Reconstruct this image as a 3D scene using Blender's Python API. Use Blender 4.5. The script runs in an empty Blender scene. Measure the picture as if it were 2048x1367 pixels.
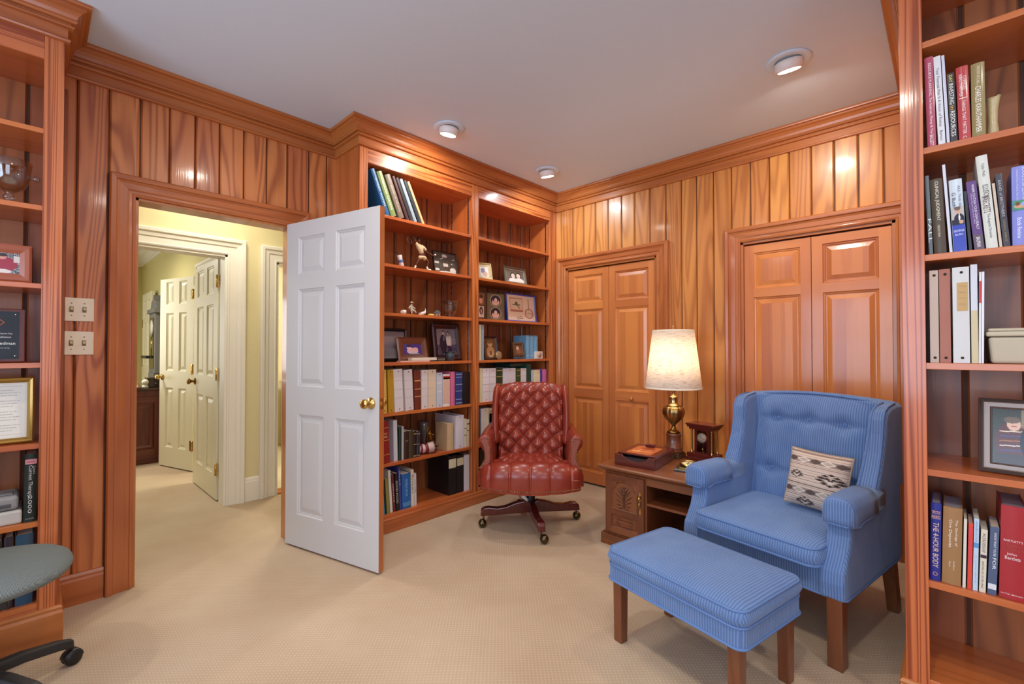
import bpy, math, random, colorsys
from math import sin, cos, pi, radians as rad, sqrt
from mathutils import Vector, Matrix, Euler

random.seed(7)
S = bpy.context.scene
C = S.collection
# ------------------------------------------------------------------ camera, world, lights, exposure
HC = 1.2419
XL, XB, YB, XR, YC, H = -3.076, -2.741, 3.495, -0.108, 2.0, 2.722
Y0, Y1 = 0.073, 1.436          # end of the near bookcase, start of the far bookcase

cam = bpy.data.objects.new('camera', bpy.data.cameras.new('camera'))
C.objects.link(cam)
cam.data.sensor_width = 36.0
cam.data.lens = 36.0 * 910 / 2048
cam.data.clip_start = 0.05
cam.location = (0, 0, HC)
cam.rotation_euler = (rad(90 + .8091), 0, rad(43.7193))
S.camera = cam

S.view_settings.view_transform = 'Standard'
S.view_settings.look = 'None'
S.view_settings.gamma = 1
S.view_settings.use_curve_mapping = False
S.view_settings.exposure = -0.52

W = bpy.data.worlds.new('sky')
S.world = W
W.use_nodes = True
W.node_tree.nodes['Background'].inputs[0].default_value = (.62, .72, 1, 1)
W.node_tree.nodes['Background'].inputs[1].default_value = 1.0


def area(name, loc, size, power, col, rot=(0, 0, 0), disk=False, spread=180, sy=None):
    l = bpy.data.lights.new(name, 'AREA')
    l.energy = power
    l.color = col
    l.size = size
    l.spread = rad(spread)
    if disk:
        l.shape = 'DISK'
    elif sy:
        l.shape = 'RECTANGLE'
        l.size_y = sy
    o = bpy.data.objects.new(name, l)
    C.objects.link(o)
    o.location = loc
    o.rotation_euler = rot
    return o


WARM = (1, .90, .78)
COOL = (.86, .95, 1.0)
DAY = (.62, .78, 1.0)
# daylight through the windows behind the camera, with an added upward tilt to brighten the ceiling
area('daylight_south', (-.6, -2.72, 1.45), 2.9, 150, DAY, (rad(108), 0, 0), sy=1.5)
area('daylight_east', (2.72, -.9, 1.45), 2.0, 70, DAY, (rad(105), 0, rad(90)), sy=1.5)
# rooms beyond the door
area('hall_light', (-3.66, .9, 2.60), .35, 18, (1, .93, .78), (0, 0, 0), disk=True)
area('far_room_light', (-6.4, .0, 2.45), .6, 65, (1, .96, .86), (0, 0, 0), disk=True)
area('far_room_window', (-9.2, -1.5, 1.5), 1.4, 60, (.95, .98, 1), (0, rad(-100), 0), sy=1.4)
area('bath_light', (-4.9, 2.2, 2.60), .4, 40, (1, .92, .74), (0, 0, 0), disk=True)


# ------------------------------------------------------------------ colour + materials
def hexl(h, a=1.0):
    h = h.lstrip('#')
    r = [int(h[i:i + 2], 16) / 255 for i in (0, 2, 4)]
    r = [x / 12.92 if x <= .04045 else ((x + .055) / 1.055) ** 2.4 for x in r]
    return (r[0], r[1], r[2], a)


MC = {}


def nt(m):
    m.use_nodes = True
    return m.node_tree, m.node_tree.nodes['Principled BSDF']


def plain(h, rough=.5, metal=0, coat=0, bump=0, bscale=200, spec=.5, name=None):
    key = ('p', h, rough, metal, coat, bump, bscale, spec)
    if key in MC:
        return MC[key]
    m = bpy.data.materials.new(name or 'mat_' + h.strip('#'))
    t, b = nt(m)
    b.inputs['Base Color'].default_value = hexl(h)
    b.inputs['Roughness'].default_value = rough
    b.inputs['Metallic'].default_value = metal
    b.inputs['Coat Weight'].default_value = coat
    b.inputs['Coat Roughness'].default_value = .12
    b.inputs['Specular IOR Level'].default_value = spec
    if bump:
        tc = t.nodes.new('ShaderNodeTexCoord')
        n = t.nodes.new('ShaderNodeTexNoise')
        n.inputs['Scale'].default_value = bscale
        n.inputs['Detail'].default_value = 3
        bp = t.nodes.new('ShaderNodeBump')
        bp.inputs['Strength'].default_value = bump
        bp.inputs['Distance'].default_value = .002
        t.links.new(tc.outputs['Object'], n.inputs['Vector'])
        t.links.new(n.outputs['Fac'], bp.inputs['Height'])
        t.links.new(bp.outputs['Normal'], b.inputs['Normal'])
    MC[key] = m
    return m


def M(t, op, a, b=None):
    n = t.nodes.new('ShaderNodeMath')
    n.operation = op
    for i, x in enumerate((a, b)):
        if x is None:
            continue
        if isinstance(x, (int, float)):
            n.inputs[i].default_value = x
        else:
            t.links.new(x, n.inputs[i])
    return n.outputs[0]


def mixc(t, f, a, b, mode='MIX'):
    n = t.nodes.new('ShaderNodeMix')
    n.data_type = 'RGBA'
    n.blend_type = mode
    for i, x in ((0, f), (6, a), (7, b)):
        if isinstance(x, (int, float, tuple)):
            n.inputs[i].default_value = x
        else:
            t.links.new(x, n.inputs[i])
    return n.outputs[2]


def wood(name, light, dark, contrast=.75, rings=10, rough=.34, coat=.35, tint=.22, sc=5.0, crough=.1, bump=.25, al=.11):
    m = bpy.data.materials.new(name)
    t, b = nt(m)
    A = t.nodes.new('ShaderNodeAttribute'); A.attribute_name = 'gc'
    R = t.nodes.new('ShaderNodeAttribute'); R.attribute_name = 'rnd'
    mp = t.nodes.new('ShaderNodeMapping'); mp.inputs['Scale'].default_value = (1, 1, al)
    t.links.new(A.outputs['Vector'], mp.inputs['Vector'])
    n1 = t.nodes.new('ShaderNodeTexNoise')
    n1.inputs['Scale'].default_value = sc; n1.inputs['Detail'].default_value = 2; n1.inputs['Distortion'].default_value = .35
    n1.inputs['Roughness'].default_value = .35
    t.links.new(mp.outputs[0], n1.inputs['Vector'])
    s = M(t, 'SINE', M(t, 'MULTIPLY', n1.outputs['Fac'], rings * 6.28))
    s = M(t, 'MULTIPLY_ADD', s, .5); s.node.inputs[2].default_value = .5
    s = M(t, 'POWER', s, 2.2)
    mp2 = t.nodes.new('ShaderNodeMapping'); mp2.inputs['Scale'].default_value = (150, 150, 3.0)
    t.links.new(A.outputs['Vector'], mp2.inputs['Vector'])
    n2 = t.nodes.new('ShaderNodeTexNoise'); n2.inputs['Scale'].default_value = 1; n2.inputs['Detail'].default_value = 3
    t.links.new(mp2.outputs[0], n2.inputs['Vector'])
    n3 = t.nodes.new('ShaderNodeTexNoise'); n3.inputs['Scale'].default_value = 2.2; n3.inputs['Detail'].default_value = 1
    t.links.new(mp.outputs[0], n3.inputs['Vector'])
    f = M(t, 'ADD', M(t, 'MULTIPLY', s, contrast * .75), M(t, 'MULTIPLY', n2.outputs['Fac'], contrast * .35))
    f = M(t, 'ADD', f, M(t, 'MULTIPLY', M(t, 'SUBTRACT', n3.outputs['Fac'], .5), .5))
    cl = t.nodes.new('ShaderNodeClamp'); t.links.new(f, cl.inputs[0])
    c = mixc(t, cl.outputs[0], hexl(light), hexl(dark))
    hs = t.nodes.new('ShaderNodeHueSaturation')
    t.links.new(c, hs.inputs['Color'])
    v = M(t, 'MULTIPLY_ADD', R.outputs['Fac'], tint); v.node.inputs[2].default_value = 1 - tint / 2
    t.links.new(v, hs.inputs['Value'])
    hh = M(t, 'MULTIPLY_ADD', R.outputs['Fac'], .010); hh.node.inputs[2].default_value = .493
    t.links.new(hh, hs.inputs['Hue'])
    t.links.new(hs.outputs[0], b.inputs['Base Color'])
    b.inputs['Roughness'].default_value = rough
    b.inputs['Coat Weight'].default_value = coat
    b.inputs['Coat Roughness'].default_value = crough
    if bump:
        bp = t.nodes.new('ShaderNodeBump'); bp.inputs['Strength'].default_value = bump; bp.inputs['Distance'].default_value = .0008
        t.links.new(n2.outputs['Fac'], bp.inputs['Height'])
        t.links.new(bp.outputs['Normal'], b.inputs['Normal'])
        t.links.new(bp.outputs['Normal'], b.inputs['Coat Normal'])
    return m


PINE = wood('pine_panelling', 'd28449', '93461e', .85, 13, sc=4.5)
PINE_LIT = wood('lamplit_pine_panelling', 'd3904a', '9c5724', .7, 12, sc=4.5)  # same pine as the door wall, the closet wall's yellower light put into its colour
STILE = wood('straight_grained_pine', 'cf7a42', '8c3f16', 1.1, 9, tint=.06, sc=22, al=.012)
TRIM = wood('pine_trim', 'ba7038', '934d20', .5, 7, tint=.12)
CASE = wood('bookcase_wood', 'c46e36', '9e4e20', .5, 7, tint=.12)
BACK = wood('bookcase_back', 'a35f34', '68351a', .75, 9, tint=.2, coat=.12, rough=.42)
DOORW = wood('closet_door_wood', 'cc7f42', 'a9592a', .4, 4, tint=.3)
WALN = wood('walnut', '7d4526', '4e2814', .6, 8, coat=.4, tint=.15)
MAHO = wood('mahogany', '5a1f16', '38100c', .4, 8, coat=.6, tint=.08, rough=.25)
LEGW = wood('chair_leg_wood', '7a4728', '54301a', .5, 8, coat=.3, tint=.1)
GLASS = None


def glass(col='ffffff'):
    key = ('g', col)
    if key not in MC:
        m = bpy.data.materials.new('glass_' + col)
        t, b = nt(m)
        g = t.nodes.new('ShaderNodeBsdfGlossy'); g.inputs['Roughness'].default_value = .03
        tr = t.nodes.new('ShaderNodeBsdfTransparent'); tr.inputs[0].default_value = (.86, .87, .85, 1)
        fr = t.nodes.new('ShaderNodeLayerWeight'); fr.inputs[0].default_value = .5
        mx = t.nodes.new('ShaderNodeMixShader')
        t.links.new(M(t, 'ADD', M(t, 'MULTIPLY', M(t, 'POWER', fr.outputs[1], 2), .85), .09), mx.inputs[0]); t.links.new(tr.outputs[0], mx.inputs[1]); t.links.new(g.outputs[0], mx.inputs[2])
        t.links.new(mx.outputs[0], t.nodes['Material Output'].inputs['Surface'])
        MC[key] = m
    return MC[key]


def emit(name, col, strength):
    m = bpy.data.materials.new(name)
    t, b = nt(m)
    b.inputs['Base Color'].default_value = (.8, .8, .8, 1)
    b.inputs['Emission Color'].default_value = (*col, 1)
    b.inputs['Emission Strength'].default_value = strength
    return m


def corduroy(name, axis, h='7895bd', hd='47659a', pitch=.0100):
    m = bpy.data.materials.new(name)
    t, b = nt(m)
    tc = t.nodes.new('ShaderNodeTexCoord')
    sp = t.nodes.new('ShaderNodeSeparateXYZ')
    t.links.new(tc.outputs['Object'], sp.inputs[0])
    n = t.nodes.new('ShaderNodeTexNoise'); n.inputs['Scale'].default_value = 7
    t.links.new(tc.outputs['Object'], n.inputs['Vector'])
    ge = t.nodes.new('ShaderNodeNewGeometry'); vt = t.nodes.new('ShaderNodeVectorTransform'); vt.vector_type = 'NORMAL'; vt.convert_from = 'WORLD'; vt.convert_to = 'OBJECT'
    t.links.new(ge.outputs['Normal'], vt.inputs[0])
    sn = t.nodes.new('ShaderNodeSeparateXYZ'); t.links.new(vt.outputs[0], sn.inputs[0])
    sw = M(t, 'GREATER_THAN', M(t, 'ABSOLUTE', sn.outputs[axis]), .72)
    ua = M(t, 'ADD', M(t, 'MULTIPLY', sw, sp.outputs[1 - axis]), M(t, 'MULTIPLY', M(t, 'SUBTRACT', 1, sw), sp.outputs[axis]))
    u = M(t, 'ADD', ua, M(t, 'MULTIPLY', n.outputs['Fac'], .006))
    s = M(t, 'SINE', M(t, 'MULTIPLY', u, 6.2832 / pitch))
    s = M(t, 'MULTIPLY_ADD', s, .5); s.node.inputs[2].default_value = .5
    n2 = t.nodes.new('ShaderNodeTexNoise'); n2.inputs['Scale'].default_value = 5; n2.inputs['Detail'].default_value = 4
    t.links.new(tc.outputs['Object'], n2.inputs['Vector'])
    f = M(t, 'ADD', M(t, 'MULTIPLY', s, .6), M(t, 'MULTIPLY', M(t, 'SUBTRACT', n2.outputs['Fac'], .5), .7))
    f = M(t, 'ADD', f, .15)
    cl = t.nodes.new('ShaderNodeClamp'); t.links.new(f, cl.inputs[0])
    c = mixc(t, cl.outputs[0], hexl(hd), hexl(h))
    t.links.new(c, b.inputs['Base Color'])
    b.inputs['Roughness'].default_value = .85
    b.inputs['Sheen Weight'].default_value = .5
    b.inputs['Sheen Tint'].default_value = hexl('a9c2e8')
    bp = t.nodes.new('ShaderNodeBump'); bp.inputs['Strength'].default_value = .6; bp.inputs['Distance'].default_value = .002
    t.links.new(s, bp.inputs['Height'])
    t.links.new(bp.outputs['Normal'], b.inputs['Normal'])
    return m


CORDX = corduroy('blue_corduroy_x', 0)
CORDY = corduroy('blue_corduroy_y', 1)
WELT = plain('6080b2', .85, bump=.5, bscale=300)
BRASS = plain('d0ae66', .24, 1)
BRASSD = plain('8a6a35', .3, 1)
STEEL = plain('b8b8ba', .3, 1)
BLACK = plain('151312', .45)


def carpet_mat():
    m = bpy.data.materials.new('carpet')
    t, b = nt(m)
    tc = t.nodes.new('ShaderNodeTexCoord')
    mp = t.nodes.new('ShaderNodeMapping'); mp.inputs['Rotation'].default_value = (0, 0, rad(45)); mp.inputs['Scale'].default_value = (70, 70, 70)
    t.links.new(tc.outputs['Object'], mp.inputs['Vector'])
    fr = t.nodes.new('ShaderNodeVectorMath'); fr.operation = 'FRACTION'
    t.links.new(mp.outputs[0], fr.inputs[0])
    sb = t.nodes.new('ShaderNodeVectorMath'); sb.operation = 'SUBTRACT'; sb.inputs[1].default_value = (.5, .5, 0)
    t.links.new(fr.outputs[0], sb.inputs[0])
    sp = t.nodes.new('ShaderNodeSeparateXYZ'); t.links.new(sb.outputs[0], sp.inputs[0])
    d = M(t, 'SQRT', M(t, 'ADD', M(t, 'POWER', sp.outputs[0], 2), M(t, 'POWER', sp.outputs[1], 2)))
    dot = M(t, 'SUBTRACT', 1, M(t, 'MULTIPLY', d, 3.2))
    cl = t.nodes.new('ShaderNodeClamp'); t.links.new(dot, cl.inputs[0])
    n = t.nodes.new('ShaderNodeTexNoise'); n.inputs['Scale'].default_value = 350; n.inputs['Detail'].default_value = 3
    t.links.new(tc.outputs['Object'], n.inputs['Vector'])
    n2 = t.nodes.new('ShaderNodeTexNoise'); n2.inputs['Scale'].default_value = 1.6; n2.inputs['Detail'].default_value = 3
    t.links.new(tc.outputs['Object'], n2.inputs['Vector'])
    f = M(t, 'ADD', M(t, 'MULTIPLY', cl.outputs[0], .55), M(t, 'MULTIPLY', n.outputs['Fac'], .35))
    f = M(t, 'ADD', f, M(t, 'MULTIPLY', M(t, 'SUBTRACT', n2.outputs['Fac'], .5), .9))
    c2 = t.nodes.new('ShaderNodeClamp'); t.links.new(f, c2.inputs[0])
    c = mixc(t, c2.outputs[0], hexl('b0967a'), hexl('dac8ae'))
    t.links.new(c, b.inputs['Base Color'])
    b.inputs['Roughness'].default_value = .95
    bp = t.nodes.new('ShaderNodeBump'); bp.inputs['Strength'].default_value = .5; bp.inputs['Distance'].default_value = .003
    t.links.new(f, bp.inputs['Height']); t.links.new(bp.outputs['Normal'], b.inputs['Normal'])
    return m


CARPET = carpet_mat()
COLM = bpy.data.materials.new('printed_colours')
_t, _b = nt(COLM)
_a = _t.nodes.new('ShaderNodeAttribute'); _a.attribute_name = 'Col'
_t.links.new(_a.outputs['Color'], _b.inputs['Base Color'])
_b.inputs['Roughness'].default_value = .22
COLF = COLM.copy(); COLF.name = 'woven_colours'
COLF.node_tree.nodes['Principled BSDF'].inputs['Roughness'].default_value = .9


# ------------------------------------------------------------------ mesh builder
class B:
    def __init__(s):
        s.v = []; s.f = []; s.g = []; s.r = []; s.sm = []; s.m = []

    def add(s, vs, fs, g='z', rnd=None, smooth=False, mi=0, T=None):
        rnd = random.random() if rnd is None else rnd
        off = Vector((random.uniform(0, 60), random.uniform(0, 60), random.uniform(0, 60)))
        k = len(s.v)
        vv = [Vector(p) for p in vs]
        P = {'x': (1, 2, 0), 'y': (0, 2, 1), 'z': (0, 1, 2)}[g]
        gl = [Vector((p[P[0]], p[P[1]], p[P[2]])) + off for p in vv]
        if T is not None:
            vv = [T @ p for p in vv]
        s.v += [tuple(p) for p in vv]
        for f in fs:
            s.f.append(tuple(k + i for i in f))
            s.g.append([tuple(gl[i]) for i in f])
            s.r.append(rnd); s.sm.append(smooth); s.m.append(mi)

    def box(s, x0, x1, y0, y1, z0, z1, g='z', rnd=None, mi=0, T=None):
        vs = [(x, y, z) for z in (z0, z1) for y in (y0, y1) for x in (x0, x1)]
        fs = [(0, 2, 3, 1), (4, 5, 7, 6), (0, 1, 5, 4), (2, 6, 7, 3), (0, 4, 6, 2), (1, 3, 7, 5)]
        s.add(vs, fs, g, rnd, False, mi, T)
        return s

    def lathe(s, prof, n=24, c=(0, 0, 0), mi=0, sx=1, smooth=True, flute=0, fn=12):
        vs = []; fs = []
        for (r, z) in prof:
            for i in range(n):
                a = 2 * pi * i / n
                rr = r * (1 + flute * (abs(sin(a * fn / 2)) - .5))
                vs.append((c[0] + rr * cos(a) * sx, c[1] + rr * sin(a), c[2] + z))
        for j in range(len(prof) - 1):
            for i in range(n):
                a, b2 = j * n + i, j * n + (i + 1) % n
                fs.append((a, b2, b2 + n, a + n))
        ring = prof[0][0] > 1e-5 and prof[-1][0] > 1e-5 and math.hypot(prof[0][0] - prof[-1][0], prof[0][1] - prof[-1][1]) < .02
        if prof[0][0] > 1e-5 and not ring:
            fs.append(tuple(range(n))[::-1])
        if prof[-1][0] > 1e-5 and not ring:
            fs.append(tuple((len(prof) - 1) * n + i for i in range(n)))
        s.add(vs, fs, 'z', None, smooth, mi)
        return s

    def cyl(s, p0, p1, r, n=12, r2=None, mi=0, smooth=True):
        return s.tube([p0, p1], [r, r if r2 is None else r2], n, mi, smooth)

    def tube(s, pts, rs, n=10, mi=0, smooth=True, closed=False):
        P = [Vector(p) for p in pts]
        if isinstance(rs, (int, float)):
            rs = [rs] * len(P)
        vs = []; fs = []; up = None
        L = len(P)
        for i, p in enumerate(P):
            if closed:
                d = P[(i + 1) % L] - P[i - 1]
            else:
                d = P[min(i + 1, L - 1)] - P[max(i - 1, 0)]
            d.normalize()
            if up is None:
                up = d.orthogonal().normalized()
            u = (up - d * up.dot(d))
            u = u.normalized() if u.length > 1e-6 else d.orthogonal().normalized()
            up = u
            w = d.cross(u)
            for k in range(n):
                a = 2 * pi * k / n
                vs.append(p + (u * cos(a) + w * sin(a)) * rs[i])
        for j in range(L if closed else L - 1):
            for k in range(n):
                a, b2 = j * n + k, j * n + (k + 1) % n
                c2, d2 = ((j + 1) % L) * n + (k + 1) % n, ((j + 1) % L) * n + k
                fs.append((a, b2, c2, d2))
        if not closed:
            fs.append(tuple(range(n))[::-1])
            fs.append(tuple((L - 1) * n + k for k in range(n)))
        s.add(vs, fs, 'z', None, smooth, mi)
        return s

    def loft(s, secs, mi=0, smooth=True, caps=True, closed=False, g='z', cyc=True):
        n = len(secs[0]); vs = [p for q in secs for p in q]; fs = []
        L = len(secs)
        for j in range(L if closed else L - 1):
            for k in range(n if cyc else n - 1):
                a, b2 = j * n + k, j * n + (k + 1) % n
                c2, d2 = ((j + 1) % L) * n + (k + 1) % n, ((j + 1) % L) * n + k
                fs.append((a, b2, c2, d2))
        if caps and not closed:
            fs.append(tuple(range(n))[::-1])
            fs.append(tuple((L - 1) * n + k for k in range(n)))
        s.add(vs, fs, g, None, smooth, mi)
        return s

    def prism(s, poly, fn, d0, d1, g='z', smooth=False, mi=0):
        """poly: 2-D outline, fn(a,b,d)->xyz"""
        return s.loft([[fn(a, b2, d0) for a, b2 in poly], [fn(a, b2, d1) for a, b2 in poly]], mi, smooth, True, False, g)

    def sweep(s, path, prof, fn, closed=False, g='z', mi=0, smooth=False):
        """path: 2-D points; prof: (offset to the left of the path, h); fn(a,b,h)->xyz ; mitred"""
        n = len(path); secs = []; L = 0; k0 = len(s.v)
        for i in range(n):
            p = Vector(path[i])
            d1 = (Vector(path[i]) - Vector(path[i - 1])).normalized() if (i > 0 or closed) else None
            d2 = (Vector(path[(i + 1) % n]) - Vector(path[i])).normalized() if (i < n - 1 or closed) else None
            d1 = d1 or d2; d2 = d2 or d1
            n1 = Vector((-d1.y, d1.x)); n2 = Vector((-d2.y, d2.x))
            mt = (n1 + n2); mt = mt / max(.2, mt.dot(n1))
            secs.append([(p + mt * o, h) for o, h in prof])
        for i in range(n if closed else n - 1):
            j = (i + 1) % n
            a, b2 = secs[i], secs[j]
            m = len(prof)
            vs = [fn(q.x, q.y, h) for q, h in a] + [fn(q.x, q.y, h) for q, h in b2]
            dd = Vector(fn(path[j][0], path[j][1], 0)) - Vector(fn(path[i][0], path[i][1], 0))
            ax = 'xyz'[max(range(3), key=lambda q: abs(dd[q]))]
            fs = [(k, k + 1, m + k + 1, m + k) for k in range(m - 1)]
            if not closed and i == 0:
                fs.append(tuple(range(m))[::-1])
            if not closed and i == n - 2:
                fs.append(tuple(range(m, 2 * m)))
            s.add(vs, fs, ax, None, smooth, mi)
        return s

    def mesh(s, name):
        me = bpy.data.meshes.new(name)
        me.from_pydata(s.v, [], s.f)
        a = me.attributes.new('gc', 'FLOAT_VECTOR', 'CORNER')
        flat = []
        for q in s.g:
            for p in q:
                flat += p
        a.data.foreach_set('vector', flat)
        r = me.attributes.new('rnd', 'FLOAT', 'FACE')
        r.data.foreach_set('value', s.r)
        me.polygons.foreach_set('use_smooth', s.sm)
        me.polygons.foreach_set('material_index', s.m)
        me.update()
        return me


def fixn(me):
    import bmesh
    bm = bmesh.new(); bm.from_mesh(me)
    bmesh.ops.recalc_face_normals(bm, faces=bm.faces)
    bm.to_mesh(me); bm.free()


def obj(name, b, mat, parent=None, bevel=0, loc=None, rot=None, sub=0, seg=2, weld=False):
    me = b.mesh(name) if isinstance(b, B) else b
    fixn(me)
    for m in (mat if isinstance(mat, (list, tuple)) else [mat]):
        me.materials.append(m)
    o = bpy.data.objects.new(name, me)
    C.objects.link(o)
    if parent: o.parent = parent
    if loc: o.location = loc
    if rot: o.rotation_euler = rot
    if weld:
        w = o.modifiers.new('weld', 'WELD'); w.merge_threshold = .0002
    if bevel:
        md = o.modifiers.new('bevel', 'BEVEL'); md.width = bevel; md.segments = seg; md.limit_method = 'ANGLE'; md.angle_limit = rad(35)
    if sub:
        md = o.modifiers.new('sub', 'SUBSURF'); md.levels = sub; md.render_levels = sub
    return o


def thing(name, label, cat, loc=(0, 0, 0), rot=(0, 0, 0), group=None):
    o = bpy.data.objects.new(name, None)
    o.empty_display_size = .05
    C.objects.link(o)
    if isinstance(rot, (int, float)): rot = (0, 0, rot)
    o.location = loc; o.rotation_euler = rot
    o['label'] = label; o['category'] = cat
    if group: o['group'] = group
    return o


def tag(o, label, cat, group=None, kind=None):
    o['label'] = label; o['category'] = cat
    if group: o['group'] = group
    if kind: o['kind'] = kind
    return o


def struct(o, label=None, cat=None):
    o['kind'] = 'structure'
    if label: o['label'] = label
    if cat: o['category'] = cat
    return o


def cuboid(w, d, h, c=(0, 0, 0), g='z'):
    b = B(); b.box(c[0] - w / 2, c[0] + w / 2, c[1] - d / 2, c[1] + d / 2, c[2], c[2] + h, g)
    return b


FONT = {}


def txt(s, parent, cx, cz, length, height, y=0., v=True, col='ffffff', name='title_lettering', x0=0, tilt=None):
    """lettering on a plane facing -Y; v: reads downwards"""
    cu = bpy.data.curves.new('t', 'FONT'); cu.body = s; cu.resolution_u = 2
    cu.extrude = 0
    o = bpy.data.objects.new('t', cu); C.objects.link(o)
    dg = bpy.context.evaluated_depsgraph_get()
    me = bpy.data.meshes.new_from_object(o.evaluated_get(dg))
    bpy.data.objects.remove(o); bpy.data.curves.remove(cu)
    xs = [q.co.x for q in me.vertices]; ys = [q.co.y for q in me.vertices]
    if not xs: return None
    ax, bx, ay, by = min(xs), max(xs), min(ys), max(ys)
    sx = length / (bx - ax); sy = height / (by - ay)
    for q in me.vertices:
        a = (q.co.x - (ax + bx) / 2) * sx; b2 = (q.co.y - (ay + by) / 2) * sy
        q.co = Vector((cx + b2, y, cz - a)) if v else Vector((cx + a, y, cz + b2))
    me.materials.clear(); me.materials.append(plain(col, .5))
    me.name = name
    o = bpy.data.objects.new(name, me); C.objects.link(o); o.parent = parent
    return o


def canvas(w, h, bg, prims, n=60, name='picture', y=0, x0=None, z0=0):
    """a flat printed picture facing -Y; prims painted in order in unit coordinates"""
    nx = max(8, int(n * min(1.6, w / max(h, 1e-6)) ** .5)); nz = max(8, int(nx * h / w)); nz = min(nz, 140)
    x0 = -w / 2 if x0 is None else x0
    vs = []; cols = []
    pr = [(p[0], p[1:-1], hexl(p[-1])) for p in prims]
    bgc = hexl(bg)
    for j in range(nz + 1):
        for i in range(nx + 1):
            u, v = i / nx, j / nz
            c = bgc
            for k, a, col in pr:
                if k == 'r':
                    if abs(u - a[0]) <= a[2] / 2 and abs(v - a[1]) <= a[3] / 2: c = col
                elif k == 'e':
                    if ((u - a[0]) / a[2]) ** 2 + ((v - a[1]) / a[3]) ** 2 <= 1: c = col
                elif k == 'l':
                    x1, y1, x2, y2, ww = a
                    dx, dy = x2 - x1, y2 - y1
                    tt = max(0, min(1, ((u - x1) * dx + (v - y1) * dy) / (dx * dx + dy * dy + 1e-9)))
                    if (u - x1 - tt * dx) ** 2 + (v - y1 - tt * dy) ** 2 <= (ww / 2) ** 2: c = col
                elif k == 'd':      # diamond
                    if abs(u - a[0]) / a[2] + abs(v - a[1]) / a[3] <= 1: c = col
                elif k == 'n':      # speckle
                    if random.random() < a[0]: c = col
            vs.append((x0 + u * w, y, z0 + v * h)); cols.append(c)
    fs = [(j * (nx + 1) + i, j * (nx + 1) + i + 1, (j + 1) * (nx + 1) + i + 1, (j + 1) * (nx + 1) + i) for j in range(nz) for i in range(nx)]
    me = bpy.data.meshes.new(name); me.from_pydata(vs, [], fs)
    ca = me.attributes.new('Col', 'FLOAT_COLOR', 'POINT')
    fl = []
    for c in cols: fl += list(c)
    ca.data.foreach_set('color', fl)
    return me


def pic(parent, w, h, bg, prims, n=60, name='picture', y=0, x0=None, z0=0, mat=None):
    me = canvas(w, h, bg, prims, n, name, y, x0, z0)
    me.materials.append(mat or COLM)
    o = bpy.data.objects.new(name, me); C.objects.link(o); o.parent = parent
    return o


# ------------------------------------------------------------------ room shell
fnL = lambda a, z, d: (XL + d, a, z)          # wall with the open door, front faces +x
fnB = lambda a, z, d: (a, YB - d, z)          # closet wall, front faces -y


def quadbox(b, fn, a0, a1, z0, z1, d0, d1, g='z', rnd=None, mi=0):
    p, q = fn(a0, z0, d0), fn(a1, z1, d1)
    b.box(min(p[0], q[0]), max(p[0], q[0]), min(p[1], q[1]), max(p[1], q[1]), min(p[2], q[2]), max(p[2], q[2]), g, rnd, mi)


def planks(b, fn, edges, z0, z1, holes, depth=.009, gap=.0025):
    for e0, e1 in zip(edges[:-1], edges[1:]):
        rnd = random.random()
        cuts = sorted({e0, e1} | {c for h in holes for c in h[:2] if e0 < c < e1})
        for a0, a1 in zip(cuts[:-1], cuts[1:]):
            zs = [(z0, z1)]
            for h in holes:
                if a0 >= h[0] - 1e-6 and a1 <= h[1] + 1e-6:
                    zs = [(h[3], z1)] + ([(z0, h[2])] if h[2] > z0 else [])
            l = gap if a0 == e0 else 0; r = gap if a1 == e1 else 0
            lc = .006 if a0 == e0 else 0; rc = .006 if a1 == e1 else 0
            for q0, q1 in zs:
                vs = [fn(a0 + l, q0, -depth), fn(a0 + l + lc, q0, 0), fn(a1 - r - rc, q0, 0), fn(a1 - r, q0, -depth),
                      fn(a0 + l, q1, -depth), fn(a0 + l + lc, q1, 0), fn(a1 - r - rc, q1, 0), fn(a1 - r, q1, -depth)]
                b.add(vs, [(0, 1, 5, 4), (1, 2, 6, 5), (2, 3, 7, 6), (0, 4, 7, 3), (4, 5, 6, 7), (0, 3, 2, 1)], 'z', rnd)


def backing(b, fn, a0, a1, z0, z1, holes, d0, d1, mi=1):
    holes = sorted(holes); c = a0
    for h in holes:
        if h[0] > c: quadbox(b, fn, c, h[0], z0, z1, d0, d1, mi=mi)
        quadbox(b, fn, h[0], h[1], h[3], z1, d0, d1, mi=mi)
        c = h[1]
    if c < a1: quadbox(b, fn, c, a1, z0, z1, d0, d1, mi=mi)


GROOVE = plain('4a2814', .7)
HALLP = plain('d9cb9c', .8, name='hall_wall_paint')
WHITEP = plain('ece6da', .4, name='white_trim_paint')
CEILP = plain('d8e6f2', .9, name='ceiling_paint', bump=.1, bscale=400)

# floor and ceiling
b = B(); b.box(-9.6, 2.7, -2.7, 4.6, -.05, 0, 'x'); struct(obj('floor', b, CARPET), 'beige carpet with a fine raised dot pattern', 'carpet')
b = B(); b.box(-9.6, 2.7, -2.7, 4.6, H, H + .05, 'x'); struct(obj('ceiling', b, CEILP), 'plain pale ceiling with eyeball downlights', 'ceiling')

# wall with the doorway (doorway y .349-1.118, z to 2.038)
DY0, DY1, DZ = .349, 1.148, 2.038
hole = [(DY0, DY1, 0, DZ)]
ed = [-.01, Y0 + .0, .128, .247, .371, .497, .615, .735, .862, .991, 1.114, 1.252, 1.373, Y1 + .02]
b = B()
planks(b, fnL, ed, 0, H, hole)
backing(b, fnL, -2.7, 3.6, 0, H, hole, -.009, -.06)
backing(b, fnL, -2.7, 3.6, 0, H, hole, -.06, -.116, mi=2)
struct(obj('wall_left', b, [PINE, GROOVE, HALLP]), 'pine plank wall around the open doorway', 'wall')

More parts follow.
